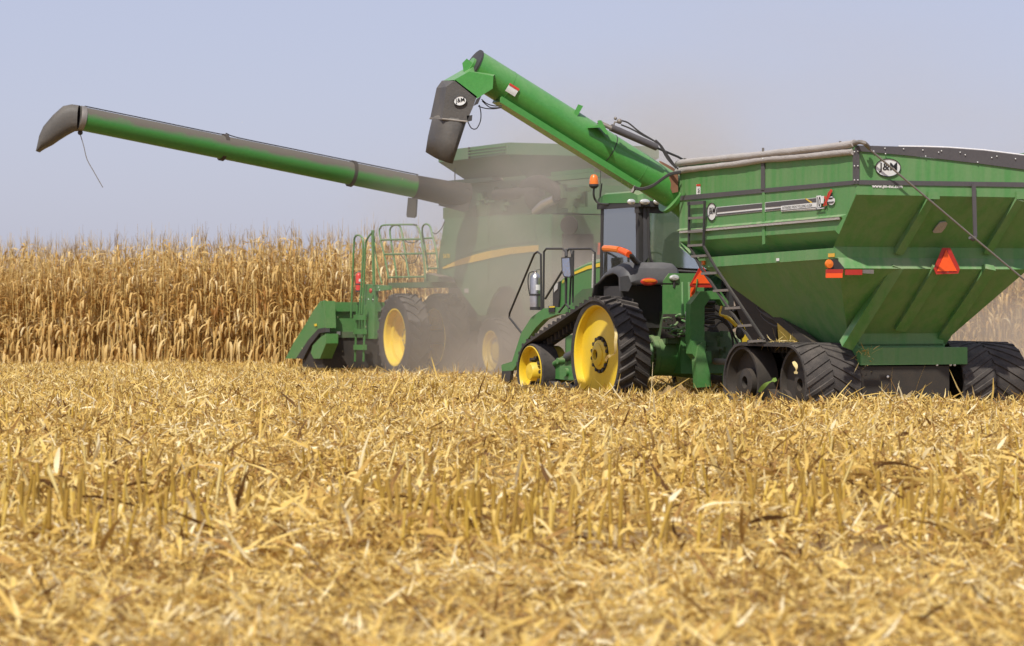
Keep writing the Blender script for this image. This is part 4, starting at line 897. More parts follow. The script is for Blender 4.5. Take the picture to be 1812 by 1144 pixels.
# interior
seat = MB(); seat.box((.55,-.30,2.05), (1.05,.22,2.2)); seat.build('seat', M['black'], cab)
MB().tube(smooth_path([(XB-.03,-.55,zw+.35),(XB-.03,-.2,zw+.62)],4), .01, 5).build('wiper', M['black'], cab)
sb = MB().tube([(.50,-.04,2.15),(.44,-.04,2.5),(.42,-.04,2.78),(.43,-.04,2.9)], [.26,.29,.26,.14], 16); sb.build('backrest', M['black'], cab)
MB().box((.45,-.52,1.62), (1.1,-.32,2.28)).build('armrest_console', M['black'], cab)
MB().prism([(1.15,.12,1.6),(1.15,-.12,1.6),(1.25,-.1,2.35),(1.25,.1,2.35)], (.1,0,0)).build('steering_column', M['black'], cab)
MB().tube([Vector((1.18+.05*math.cos(a), .19*math.sin(a), 2.42+.17*math.cos(a))) for a in [2*math.pi*k/24 for k in range(24)]], .015, 6, close=True).build('steering_wheel', M['black'], cab)
MB().box((1.2,.25,1.62), (1.4,.42,2.0)).build('dash_panel', M['fender'], cab)
MB().box((.2,-.6,2.72), (.26,-.45,2.78)).build('monitor', M['black'], cab)
# fender
fp = [(1060,520),(1066,500),(1076,489),(1095,477)]
fx = [(.78,1.86),(.72,2.05),(.55,2.22),(.30,2.33),(.05,2.37),(-.22,2.35),(-.34,2.28),(-.40,2.12),(-.41,2.04)]
mb = MB(); secs = [(.40, -.05, -.02), (.48, 0, 0), (1.15, 0, 0), (1.30, -.02, -.06), (1.40, -.06, -.16)]
v = [];
for y_, dx, dz in secs:
    for (a, b) in fx: v.append((a+(dx if a > 0 else -dx*1.5), y_, b+dz*(1 if b > 2.05 else .2)))
n = len(fx); fs = [(i*n+k, i*n+k+1, (i+1)*n+k+1, (i+1)*n+k) for i in range(len(secs)-1) for k in range(n-1)]
mb.add(v, fs); fo = mb.build('fender', M['fender'], trac); md = fo.modifiers.new('s', 'SOLIDIFY'); md.thickness = .035
MB().prism(T.Fp([(1097,490),(1112,488),(1118,504),(1112,516),(1098,515)], -.40), (.05,0,0)).build('fender_flap', M['fender'], trac)
c_ = T.F(1148.5, 499, -.44); l_ = MB().lathe([(0,-.03),(.7,-.022),(1,0),(1,.03)], (0,0,0), 'x', 28); l_.v = [(c_.x+x_, c_.y+y_*.155, c_.z+z_*.062) for x_, y_, z_ in l_.v]; o = l_.build('tail_lamp', M['dred'], trac)
l_ = MB().lathe([(0,-.038),(.8,-.03),(.9,-.01)], (0,0,0), 'x', 28); l_.v = [(c_.x+x_, c_.y+y_*.14, c_.z+.018+z_*.035) for x_, y_, z_ in l_.v]; l_.build('lamp_lens', M['amber'], o)
c_ = T.F(1193.5, 492, -.46); l_ = MB().lathe([(0,-.04),(.7,-.03),(1,0),(.8,.06),(0,.08)], (0,0,0), 'x', 24); l_.v = [(c_.x+x_, c_.y+y_*.09, c_.z+z_*.05) for x_, y_, z_ in l_.v]; o = l_.build('work_lamp', M['lens'], trac)
MB().tube([c_, c_+Vector((.02,.0,-.15))], .02, 6).build('lamp_stem', M['black'], o)
# marker arm with orange and red lenses, beacon
arm = [T.S(a, b, y_) for a, b, y_ in [(1068,440,1.35),(1082,440.5,1.36),(1098,443,1.37),(1113,450,1.38),(1124,462,1.2),(1132,468,.95)]]
am = MB().tube(smooth_path(arm, 5), .045, 10).build('marker_arm', M['black'], trac)
MB().tube(smooth_path([T.S(1070,440,1.37),T.S(1082,440.5,1.38),T.S(1096,442.5,1.39)], 4), .053, 10).build('marker_lens', M['amber'], am)
MB().tube(smooth_path([T.S(1098,443.5,1.39),T.S(1106,446.5,1.4),T.S(1113,450.5,1.4)], 4), .053, 10).build('marker_lens', M['orange'], am)
bs = MB().tube(smooth_path([T.S(1051,333,1.05),T.S(1050.5,345,1.05),T.S(1054,355,1.0),T.S(1062,361,.95),T.S(1078,362,.9)], 5), .018, 8).build('beacon_stem', M['black'], trac)
c_ = T.S(1051, 322, 1.05); MB().lathe([(0,.12),(.04,.115),(.065,.08),(.075,0),(.078,-.04)], c_, 'z', 24).build('beacon', M['amber'], bs)
MB().lathe([(.08,-.04),(.08,-.075),(.04,-.11),(0,-.11)], c_, 'z', 20).build('beacon_base', M['black'], bs)
MB().tube([T.S(1061,352,1.0), T.S(1063,300,1.0)], .006, 5).build('aerial', M['black'], trac)
MB().tube([T.S(1062,350,.95), T.S(1065,325,.95)], .012, 5).build('aerial', M['black'], trac)
# hood
YH = .50
hp = [(1068,541),(1068,462),(1040,468),(1012,480),(992,498),(984,520),(981,548)]
hv = T.Sp(hp, YH); mb = MB(); n = len(hv)
ring_ = hv+[Vector((p.x, -YH, p.z)) for p in hv]
top = [Vector((p.x, YH-.12, p.z+.07)) for p in hv]; topm = [Vector((p.x, -p.y, p.z)) for p in top]
mb.add(hv+top+topm+ring_[n:], [tuple(range(n))]+[(i, i+1, n+i+1, n+i) for i in range(n-1)]+[(n+i, n+i+1, 2*n+i+1, 2*n+i) for i in range(n-1)]+[(2*n+i, 2*n+i+1, 3*n+i+1, 3*n+i) for i in range(n-1)]+[tuple(range(3*n, 4*n))[::-1]])
hood = mb.build('hood', M['green'], trac, ang=40)
patch(T, 'S', [(1068,464),(1040,471),(1012,484),(1010,489),(1040,477),(1068,471)], YH+.002, .01, 'hood_stripe', M['yellow'], hood)
patch(T, 'S', [(981,548),(981,506),(993,498),(992,530),(990,548)], YH+.004, .03, 'grille', M['black'], hood)
patch(T, 'S', [(981,503),(988,501),(987,512),(981,518)], YH+.037, .01, 'headlamp', M['lens'], hood)
patch(T, 'S', [(1012,545),(1018,524),(1032,512),(1052,510),(1066,520),(1066,545)], YH+.006, .01, 'hood_opening', M['dgreen'], hood)
text("8", quadmap(T.plane('S', YH+.02), (995,496), (999,495), (998,501), (994,502)), 'hood_lettering', M['yellow'], hood)
# left step, front shield, handrails
fs2 = [(887,647),(890,645),(906,640),(922,590),(940,562),(962,546),(1038,541),(1033,552),(985,557),(962,566),(948,580),(935,598),(918,640),(907,656),(888,657)]
patch(T, 'S', fs2, 1.20, -.10, 'front_shield', M['green'], trac)
patch(T, 'S', [(888,657),(904,656),(902,672),(898,682),(889,682),(887,668)], 1.20, -.06, 'mud_flap', M['black'], trac)
patch(T, 'S', [(971.5,542),(982,541.5),(982,552.5),(971.5,553)], 1.21, .01, 'warning_label', M['ink'], trac)
patch(T, 'S', [(972,542.5),(981.5,542),(981.5,544.5),(972,545)], 1.222, .004, 'label_header', M['yellow'], trac)
MB().box((idl.x-1.0, .5, 1.62), (idl.x+.3, 1.19, 1.68)).build('platform', M['green'], trac)
yR = 1.17
for pts, r_ in (([(925,592),(901,562),(902,554),(945.5,450),(951,446),(957,450.5),(958,549)], .019), ([(961.5,549),(962.5,446),(967,440.5),(996,440.5),(1001,446),(1001,470),(965,529)], .019),
             ([(1001.7,538),(1002.9,446),(1007,441),(1046,440.5),(1052.5,447),(1052.5,530)], .019), ([(1014.7,443.6),(1013.5,536)], .017), ([(1009,441),(1012,450),(1008,540)], .017)):
    MB().tube(T.Sp(pts, yR), r_, 8).build('handrail', M['black'], trac)
MB().tube(T.Sp([(1050,450),(1048.5,510)], yR+.02), .018, 8).build('rail_sleeve', M['tarp'], trac)
mi = MB().prism(T.Sp([(993,456),(1009,455),(1012,488),(1009,492),(998,491),(994,482)], 1.35), (0,-.05,0)).build('mirror', M['black'], trac)
mm_ = paint('mirror_glass', (.55,.62,.75), .08, metal=1, dust=.12, up=0); patch(T, 'S', [(995,458),(1007.5,457),(1010,487),(1008,490),(999,489),(996,481)], 1.352, .004, 'mirror_glass', mm_, mi)
MB().tube(T.Sp([(1001,491),(1001,538),(989,553)], 1.30), .018, 8).build('mirror_stem', M['black'], mi)
MB().tube(T.Sp([(1001,538),(1008,546)], 1.30), .016, 8).build('mirror_stem', M['black'], mi)
MB().bar(T.S(1002,455,1.33), T.S(1002,442,1.2), .03, .03).build('mirror_stem', M['black'], mi)
# fire extinguisher clipped to the rail
def extinguisher(V, kind, px, pt, pb, y_, r_, body, label):
    c = V.S(px, pb, y_); h = V.S(px, pt, y_).z-c.z
    ro = tag(empty('fire_extinguisher', V.O+V.f*c.x+V.l*c.y+Vector((0,0,c.z)), V.rz), label, 'extinguisher')
    MB().lathe([(0,0),(r_,.0),(r_,.08*h)], (0,0,0), 'z', 24).build('base_band', M['black'], ro)
    MB().lathe([(r_*.995,.08*h),(r_*.995,.80*h),(r_*.85,.87*h),(r_*.45,.93*h),(r_*.3,.95*h)], (0,0,0), 'z', 28).build('cylinder', M[body], ro)
    MB().lathe([(r_*.3,.94*h),(r_*.34,.98*h),(r_*.2,1.0*h),(0,1.0*h)], (0,0,0), 'z', 14).build('valve', M['chrome'], ro)
    MB().bar((0,r_*.2,1.0*h), (0,-r_*1.1,1.03*h), .02, .015).build('handle', M['chrome'], ro)
    MB().tube(smooth_path([(0,r_*.3,.97*h),(.02,r_*1.1,.93*h),(.03,r_*1.3,.7*h),(.02,r_*1.05,.4*h)], 6), r_*.11, 6).build('hose', M['black'], ro)
    MB().lathe([(r_*1.03,.36*h),(r_*1.12,.36*h),(r_*1.12,.41*h),(r_*1.03,.41*h)], (0,0,0), 'z', 24).build('clamp_band', M['black'], ro)
    mb = MB(); k = 8; a0_ = math.pi+.15
    vv = [(r_*1.02*math.cos(a0_-.55+1.1*i/k), r_*1.02*math.sin(a0_-.55+1.1*i/k), z_*h) for z_ in (.5, .64) for i in range(k+1)]
    mb.add(vv, [(i, i+1, k+2+i, k+1+i) for i in range(k)]).build('label', M['white'], ro); return ro
extinguisher(T, 'S', 947.5, 479, 549, yR+.02, .097, 'chrome', 'silver fire extinguisher clamped upright to the black handrail of the tracked tractor')

# ================================================================== combine harvester
K = Veh(-.56, 65.0, 0, 25)
comb = tag(empty('combine_harvester', K.O, K.rz), 'dusty green combine harvester with its long unloading auger swung out to the left', 'combine harvester')
YW = 2.35
def kwheel(x, y_out, w, Rt_, Rr, z, nm, depth=.2, rear=False):
    wt = tag(empty(nm), None); wt.parent = comb
    tyre(Rt_, Rr, w, y_out-w/2, (x, 0, z), 22).build('tyre', M['rubber'], wt, ang=25)
    mb = MB().lathe([(Rr+.02, y_out-w*.14), (Rr+.03, y_out-.03), (Rr, y_out-.03), (Rr-.03, y_out-.06), (Rr-.05, y_out-.06-depth*.4), (Rr-.12, y_out-.06-depth*.5), (Rr-.15, y_out-.06-depth), (.28, y_out-.10-depth), (.26, y_out-.04-depth), (.14, y_out-.02-depth), (0, y_out-.02-depth)], (x, 0, z), 'y', 56)
    r = mb.build('rim', M['yellow'], wt)
    m_ = MB(); m_.lathe([(.16,y_out-.05-depth),(.16,y_out-.035-depth),(.25,y_out-.035-depth),(.25,y_out-.05-depth)], (x,0,z), 'y', 24); bolts(m_, (x,0,z), .21, 10, .02, y_out-.03-depth, .03); m_.build('wheel_bolts', M['steel'], r)
    return wt
kwheel(0, YW, .54, 1.0, .63, .99, 'front_wheel', .30); kwheel(0, 1.38, .54, 1.0, .63, .99, 'front_wheel', .30)
kwheel(0, -YW+.54, .54, 1.0, .63, .99, 'front_wheel'); kwheel(0, -1.38+.54, .54, 1.0, .63, .99, 'front_wheel')
kwheel(-3.6, 1.60, .45, .74, .42, .73, 'rear_wheel', .12); kwheel(-3.6, -1.15, .45, .74, .42, .73, 'rear_wheel', .12)
MB().tube([(0,1.9,.99),(0,-1.9,.99)], .16, 14).build('front_axle', M['dark'], comb)
MB().tube([(-3.6,1.3,.73),(-3.6,-1.3,.73)], .12, 14).build('rear_axle', M['dark'], comb)
# body
YB2 = 1.55; zp = K.S(900,382,YB2).z
side = [(787,387),(860,383),(1000,377),(1000,560),(930,560),(920,524),(902,506),(884,508),(870,528),(860,558),(847,559),(818,519),(800,491),(773,484),(774,474),(780,430)]
for s_ in (1, -1):
    P = K.Sp(side, YB2)
    P = [Vector((max(p.x, -6.5), p.y*s_, p.z)) for p in P]
    MB().prism(P, (0, -.06*s_, 0)).build('side_panel', M['olive'], comb, smooth=False)
xf_ = K.S(786,400,YB2).x; zt_ = zp
core = MB().box((-6.45,-1.48,2.35), (xf_-.05,1.48,zt_-.03)); core.box((-6.4,-1.45,1.35), (-5.2,1.45,2.34)); core.box((-5.2,-1.0,1.37), (-1.6,1.0,2.34)); core.build('body_core', M['dgreen'], comb)
MB().box((-6.2,-.65,.75), (xf_,.65,1.36)).build('underbody', M['dark'], comb)
st = [(783,474),(810,461),(840,451),(866,444.5),(905,438),(953,434),(953,445),(905,450),(866,458),(830,466),(800,472.5),(785,476.5)]
patch(K, 'S', st, YB2+.004, .012, 'yellow_stripe', M['yline'], comb)
patch(K, 'S', [(776,469),(800,457),(840,440),(880,429),(950,420),(950,427),(880,436),(840,447),(806,461),(783,473)], YB2+.002, .012, 'stripe_upper_band', M['olive'], comb)  # raised band in the panel's own paint, above the yellow stripe
patch(K, 'S', [(865,445),(867,444.7),(867,457.5),(865,458)], YB2+.018, .006, 'panel_gap', M['yellow'], comb)
for a in (864, 946): patch(K, 'S', [(a,384),(a+1.2,384),(a+1.2,505),(a,505)], YB2+.001, .006, 'panel_gap', M['dgreen'], comb)
text("S670", quadmap(K.plane('S', YB2+.012), (784,449.5), (796,449), (796,457), (784,457.5)), 'model_lettering', M['yellow'], comb, bold=.02)
patch(K, 'S', [(822,511),(829,511),(829,519),(822,518)], YB2+.004, .01, 'label', M['tarp'], comb)
patch(K, 'S', ell(880, 520, 1, 1), YB2, .01, 'latch', M['steel'], comb)
patch(K, 'S', ell(1008, 399, 15, 17), YB2+.0, .02, 'round_screen', M['dark'], comb)
# upper works: engine deck, pipes, dirty tank wall
ut = K.S(830,322,1.30)
uw = MB().box((-5.6,-1.25,zt_), (-.55,1.25,K.S(900,320,1.25).z)); uw.build('tank_wall', M['dgreen'], comb)
ed = MB().box((-6.3,-1.3,zt_), (-5.6,1.3,zt_+.6)); ed.build('engine_hood', M['olive'], comb)
MB().prism(K.Sp([(780,321),(870,314),(872,319),(800,330),(782,326)], 1.45), (0,-.5,0)).build('auger_cover', M['dgreen'], comb, smooth=False)
MB().tube([K.S(878,345,1.35), K.S(960,338,1.35)], .12, 12).build('exhaust_pipe', M['dark'], comb)
MB().tube([K.S(948,376,1.40), K.S(962,362,1.4), K.S(984,352,1.35)], .10, 14).build('chrome_pipe', M['chrome'], comb)
MB().tube(smooth_path([K.S(930,330,1.3), K.S(955,322,1.35), K.S(985,335,1.35), K.S(992,352,1.3)], 5), .15, 12).build('air_duct', M['dark'], comb)
MB().ball(K.S(945,345,1.3), .36, 10, (1,.5,.9)).build('air_cleaner', M['dark'], comb)
mb = MB(); mb.box(tuple(K.S(845,380,1.26)-Vector((0,.05,0))), tuple(K.S(1035,330,1.27))); rk = random.Random(9)
for i in range(22):
    mb.cbox(K.S(845+rk.random()*190, 330+rk.random()*46, 1.27+.1*rk.random()), (rk.uniform(.1,.4), .12, rk.uniform(.05,.25)))
mb.build('engine_clutter', M['dgreen'], comb)
MB().box(tuple(K.S(950,319,1.4)-Vector((2.6,.2,.05))), tuple(K.S(950,319,1.4)+Vector((0,0,.05)))).build('deck_rail', M['olive'], comb)
mb = MB().box(tuple(K.S(975,312,1.35)-Vector((1.8,.1,0))), tuple(K.S(975,305,1.35))); mb.build('deck_rail', M['olive'], comb)
# grain tank extension, flared
zl = K.S(840,319,1.3).z; zu = K.S(811,284,1.75).z; zu2 = K.S(811,264,1.75).z
xa, xb_ = K.S(823,317,1.3).x, -4.6; xA, xB = K.S(776,284,1.8).x, -5.0
low = [(xa,1.25,zl),(xb_,1.25,zl),(xb_,-1.25,zl),(xa,-1.25,zl)]; up_ = [(xA,1.8,zu),(xB,1.8,zu),(xB,-1.8,zu),(xA,-1.8,zu)]; up2 = [(xA,1.8,zu2),(xB,1.8,zu2),(xB,-1.8,zu2),(xA,-1.8,zu2)]
e_ = loft([[Vector(p) for p in low], [Vector(p) for p in up_]], 'tank_flare', M['dgreen'], comb, smooth=False)
e2 = loft([[Vector(p) for p in up_], [Vector(p) for p in up2]], 'tank_rim', M['olive'], comb, smooth=False); md = e2.modifiers.new('s', 'SOLIDIFY'); md.thickness = .03
MB().box((xa-.1,-1.2,zl-.3), (xb_+.0,1.2,zl+.02)).build('tank_base', M['dgreen'], comb)
xg = K.S(831,275,1.8).x
for z_ in (.25, .5, .75):
    zz = zu+(zu2-zu)*z_; MB().bar((xg,1.82,zz), (xB+.1,1.82,zz), .03, .02).build('rim_ridge', M['green'], comb)
MB().box((xg-.02,1.8,zu), (xg+.02,1.83,zu2)).build('rim_ridge', M['dark'], comb)
MB().prism(K.Dp([(952,264),(964,254),(975,262)], 60.5), (0,-.1,0)).build('tank_corner', M['dgreen'], comb)
MB().tube(K.Sp([(805,290),(805,320)], 1.6), .012, 5).build('aerial', M['black'], comb)
mb = MB().box(tuple(K.S(842,384,1.55)-Vector((0,.6,0))), tuple(K.S(784,368,1.55))); mb.build('auger_pedestal', M['dgreen'], comb)
# unloading auger, straight tube to the left
Yb, Yt = 61.6, 57.9
def kc(px):
    t = (px-140)/(830-140); py = 209.5+(350-209.5)*t; return K.D(px, py, Yt+(Yb-Yt)*t)
ka = tag(empty('unloading_auger'), None); ka.parent = comb
kt = paint('dusty_auger_paint', (.035,.19,.03), .35, dust=.12, up=2.6, dustc=(.11,.095,.075), scale=1.2)
c0, c1 = kc(143), kc(840); kax = (c1-c0).normalized()
MB().tube([c0, c0.lerp(c1,.3), c0.lerp(c1,.6), kc(735)], .245, 32).build('auger_tube', kt, ka)
MB().tube([kc(733), kc(790), kc(826)], [.25,.27,.31], 32).build('auger_elbow', M['dark'], ka)
kb = MB().prism(K.Dp([(782,324),(832,334),(830,372),(822,376),(776,364)], 61.3), K.D(782,324,61.9)-K.D(782,324,61.3)); kb.build('auger_housing', M['dark'], ka)
for px_ in (395, 622):
    p = kc(px_); MB().tube([p-kax*.045, p-kax*.04, p+kax*.04, p+kax*.045], [.25,.285,.285,.25], 32).build('tube_clamp', M['dark'], ka)
    m_ = MB()
    for k in range(10):
        a = math.pi+.25+k*.28
        m_.ball(p+Vector((0,0,0))+kax.cross(Vector((0,0,1))).normalized()*(-.275*math.sin(a))*-1*0+Vector((0,0,.27*math.cos(a*1.0))), .012, 5)
    m_.build('clamp_bolts', M['tarp'], ka)
p = kc(146); MB().tube([p-kax*.09, p-kax*.07, p+kax*.02], [.255,.262,.262], 32).build('end_collar', M['steel'], ka)
hs2 = MB().tube(smooth_path([c.xyz+Vector((0,0,.27)) for c in (kc(150), kc(280), kc(390))]+[kc(400)+Vector((0,0,.31))]+[kc(q)+Vector((0,0,.27)) for q in (420,520,615,632,740)], 3), .012, 5).build('wire', M['black'], ka)
dY = .30
def rk_(cx, cy, hx, hy, Yc, ang):
    """square-ish rounded ring of the rubber spout"""
    out = []; c, s2 = math.cos(ang), math.sin(ang); ctr = K.D(cx, cy, Yc); u = (K.D(cx+10, cy+10*math.tan(ang) if abs(c) > .3 else cy, Yc)-ctr).normalized()
    u = (K.D(cx+10*c, cy+10*s2, Yc)-ctr).normalized(); w = K.loc(Vector((0,1,0))+K.O)
    for k in range(20):
        a = 2*math.pi*k/20; e = .75; ca, sa = math.copysign(abs(math.cos(a))**e, math.cos(a)), math.copysign(abs(math.sin(a))**e, math.sin(a))
        out.append(ctr+u*ca*hx+w*sa*hy)
    return out
rings = [rk_(140,209,.255,.25,Yt-.02,R(99)), rk_(122,209,.29,.26,Yt-.05,R(112)), rk_(104,218,.33,.27,Yt-.1,R(128)), rk_(88,232,.34,.27,Yt-.15,R(142)), rk_(74,251,.28,.25,Yt-.18,R(150))]
rings = [[K.D(*(lambda q: q)((0,0)), 1)] ] if False else rings
# spout outline follows: top (140,186)-(118,186)-(95,203)-(72,235)-(66,268), bottom (140,232)-(130,233)-(82,262)
def sp(t0, b0, Yc, hy):
    a, b = K.D(*t0, Yc), K.D(*b0, Yc); c = (a+b)/2; u = (a-b)/2; w = K.loc(Vector((0,1,0))+K.O); out = []
    for k in range(24):
        th = 2*math.pi*k/24; e = .7; ca, sa = math.copysign(abs(math.cos(th))**e, math.cos(th)), math.copysign(abs(math.sin(th))**e, math.sin(th)); out.append(c+u*ca+w*sa*hy)
    return out
rings = [sp((141,187),(139,232),Yt,.25), sp((128,185),(131,233),Yt,.26), sp((113,188),(118,240),Yt,.27), sp((95,204),(105,248),Yt,.27), sp((78,224),(92,257),Yt,.26), sp((71,240),(80,263),Yt,.25), sp((66,268),(68,269.5),Yt,.24)]
o = loft(rings, 'rubber_spout', M['boot'], ka)
mb = MB().ball(K.D(142,235,Yt), .055, 8).build('pull_ball', M['dark'], ka)
MB().tube(smooth_path(K.Dp([(142,238),(148,258),(154,282),(166,304),(182,332)], Yt), 4), .009, 5).build('rope', M['steel'], ka)
# mirror, left of the hidden cab, and the cab itself
MB().prism(K.Dp([(722,350),(737,352),(735,383),(732,386),(720,385),(719,380)], 63.5), (.06,-.06,0)).build('mirror', M['black'], comb)
MB().tube([K.D(731,352,63.5), K.D(740,330,64.0), K.D(800,335,65.0)], .03, 6).build('mirror_arm', M['black'], comb)
cb = MB().box((-.5,-.5,2.2), (1.0,.5,3.7)); cb.build('cab', M['glass'], comb); MB().box((-.6,-.55,3.7), (1.1,.55,3.95)).build('cab_roof', M['green'], comb)
MB().box((-.6,-.7,1.4), (1.1,.5,2.2)).build('cab_base', M['dark'], comb)
# platform with rails, and wheel fender
yP = 2.0; zd = K.S(730,500,yP).z
MB().box((-1.1,1.0,zd-.12), (1.15,yP,zd)).build('platform_deck', M['dgreen'], comb)
patch(K, 'S', [(773,484),(799,490),(806,499),(772,500)], 1.6, .3, 'wheel_shield', M['dgreen'], comb)
def rail(pts, y_, r_=.022, m='green', close=False, par=comb):
    return MB().tube(smooth_path([K.S(a, b, y_) for a, b in pts], 3) if len(pts) > 4 else [K.S(a, b, y_) for a, b in pts], r_, 7).build('handrail', M[m], par)
rail([(688,494),(680,452),(671.5,413),(673.5,403),(679,399),(705,398),(731,398),(738,401),(744,414),(749,450),(753,494)], yP)
rail([(702.6,494),(696,450),(690,413),(693,401.5),(701,398.5),(708,402),(712,416),(719,460),(724,494)], yP-.01)
rail([(757,479),(752,440),(747,411),(749,400),(754.5,397),(761,401.5),(766,420),(772,444),(775,475)], yP-.3)
for a, b in (((674,425),(745,423.5)), ((680,450.5),(749.5,449)), ((687,491),(753,490))): rail([a, b], yP-.005)
for a, b in (((749,422.5),(766.5,421.5)), ((753,449.5),(772,448.5)), ((756,475.5),(775,475))): rail([a, b], yP-.3)
for c_ in ([(742,424),(737,428),(729,430),(720,428),(712,421)], [(742,445),(736,462),(728,466),(718,462),(708,450)]):
    MB().tube(smooth_path(K.Sp(c_, yP-.02), 4), .010, 5).build('chain', M['dark'], comb)
MB().tube(smooth_path(K.Sp([(787,392),(781,405),(772,414),(766,412)], 1.7), 4), .012, 5).build('wire', M['black'], comb)
# ladder and post
lad = tag(empty('ladder'), None); lad.parent = comb; yD = 2.45
patch(K, 'S', [(640,512),(645,503),(688,506),(688,513),(664,516),(662,600),(642,600)], yD-.1, -.08, 'ladder_plate', M['green'], lad)
for pts in ([(621,563),(622,540),(624,490),(626.5,430),(629,419),(634,416.5),(640,420),(643,432),(641,480),(636,558)], [(640,556),(644,500),(646.5,440),(649,425),(655,416),(661,409)], [(661,408),(659.5,440),(661,503)]):
    MB().tube(smooth_path(K.Sp(pts, yD), 3), .024, 7).build('ladder_rail', M['green'], lad)
MB().tube(K.Sp([(659,408),(662,505)], yD-.1), .035, 6).build('post', M['green'], lad)
MB().tube(smooth_path(K.Sp([(662,418),(664,445),(670,480),(676,502)], yD-.1), 4), .016, 6).build('ladder_rail', M['green'], lad)
for a, b in (((632,540),(628,640)), ((647,540),(643,640))): MB().bar(K.S(*a, yD), K.S(*b, yD), .03, .05).build('stile', M['green'], lad)
for y_ in (562, 587, 615): MB().bar(K.S(628.5, y_, yD), K.S(646, y_, yD), .12, .09, (0,1,0)).build('step', M['green'], lad)
q = K.S(656, 515, yD); MB().ball(q, .06, 8, (1,.6,1)).build('side_lamp', M['dred'], lad)
m_ = MB(); 
for a, b in [(637,523),(644,523),(636,530.5),(644,531),(652,530),(660,530.5),(670,509),(672,514)]: m_.ball(K.S(a, b, yD-.05), .014, 5)
m_.build('rivets', M['white'], lad)
extinguisher(K, 'S', 635, 481, 517, yD-.05, .075, 'redext', 'small red fire extinguisher fixed beside the ladder of the combine')
# corn header
hd = tag(empty('corn_header'), None); hd.parent = comb; hx_ = 2.6
ye = K.F(570, 560, hx_).y; zh = K.F(600, 535, hx_).z; zhb = K.F(600, 592, hx_).z
MB().box((hx_, -ye, zhb), (hx_+.05, ye, zh-.05)).build('back_sheet', M['green'], hd)
MB().box((hx_-.09,-ye,zh-.22), (hx_+.1,ye,zh)).build('top_beam', M['green'], hd)
MB().box((hx_-.06,-ye,zhb-.08), (hx_+.1,ye,zhb+.06)).build('lower_beam', M['dgreen'], hd)
for y_ in [ye-.15-.75*k for k in range(9)]:
    MB().box((hx_-.05, y_-.03, zhb), (hx_, y_+.03, zh-.2)).build('stiffener', M['green'], hd)
MB().box((hx_-.02,-ye,.25), (hx_+1.3,ye,zhb-.08)).build('row_unit_frame', M['dark'], hd)
patch(K, 'F', [(568,534),(573,532),(582,534.5),(581,600),(577,602),(575,596)], hx_-.1, .06, 'corner_post', M['green'], hd)
yE = ye+.05
o = MB().prism([Vector((p.x, p.y, p.z)) for p in K.Sp([(575,533),(567,533),(557,546),(537,580),(520,606),(505,635),(523,635),(545,616),(565,583),(577,581)], yE)], (0,-.25,0)).build('end_shield', M['green'], hd)
MB().prism(K.Sp([(577,591),(567,597),(553,612),(550,625),(555,635),(566,635),(577,608)], yE+.03), (0,-.3,0)).build('lower_shield', M['green'], hd)
MB().prism(K.Sp([(576,580),(563,582),(545,602),(524,634),(536,636),(548,612),(565,590),(577,588)], yE+.01), (0,-.1,0)).build('shield_gap', M['black'], hd)
patch(K, 'S', [(556,574),(560,573),(561,577),(557,578)], yE+.02, .005, 'label', M['yellow'], hd)
for k in range(1, 9):
    y_ = ye-.1-k*.76
    MB().lathe([(.0,3.0),(.05,2.9),(.16,2.2),(.24,1.5),(.25,.9),(.2,.4)], (hx_, y_, .45), 'x', 12).build('snout', M['green'], hd)
MB().tube([(hx_+.6,-ye,.75),(hx_+.6,ye,.75)], .2, 14).build('cross_auger', M['dark'], hd)
MB().box((.9,-.6,.7), (hx_,.6,1.5)).build('feeder_house', M['dgreen'], comb)
patch(K, 'F', [(595.5,587),(602,587),(602,593),(595.5,592)], hx_-.12, .01, 'label', M['white'], hd)
patch(K, 'F', [(1058,430),(1068,430),(1066,451),(1056,451)], -6.5, .03, 'tail_lamp', M['orange'], comb)
for y_ in (-.9, 0, .9): MB().box((-6.52, y_-.35, 1.7), (-6.46, y_+.35, 3.2)).build('rear_grille', M['dark'], comb)

# ================================================================== loose bits and dust
def leafbit(pts, w, mat, label, name='corn_leaf', cat='corn leaf'):
    P = smooth_path([Vector(p) for p in pts], 6); v = []; n = len(P)
    for i, p in enumerate(P):
        d = (P[min(i+1,n-1)]-P[max(i-1,0)]).normalized(); s_ = d.cross(Vector((.2,-1,.1))).normalized()*w*(.25+.75*math.sin(math.pi*min(1,(i+1)/(n*.7)) if i < n*.7 else math.pi*.5+(i/n-.7)*4)) if True else 0
        v += [p-s_*.5, p+s_*.5+Vector((0,-.004,0))]
    me = np_mesh(name, np.array([tuple(q) for q in v]), np.array([(2*i, 2*i+1, 2*i+3, 2*i+2) for i in range(n-1)]), mat, np.full(len(v), .8))
    return tag(link(name, me), label, cat)
def PW(px, py, Y): return Vector(((px-CX)/FPX*Y, Y, CAMZ-(py-HY)/FPX*Y))
leafbit([PW(1085,573,44.45), PW(1090,590,44.2), PW(1089,607,44.15), PW(1088,625,44.2), PW(1075,632,44.3), PW(1072,640,44.4)], .05, M['litter'], 'pale dry corn leaf caught on the tread of the tractor drive wheel')
leafbit([PW(1343,694,38.6), PW(1356,680,38.5), PW(1374,671,38.5)], .06, M['greenleaf'], 'green leaf scrap lying in front of the cart track wheels')
leafbit([PW(1404,640,39.05), PW(1409,650,39.0), PW(1408,662,39.0)], .06, M['litter'], 'pale husk stuck between the wheels of the cart track')
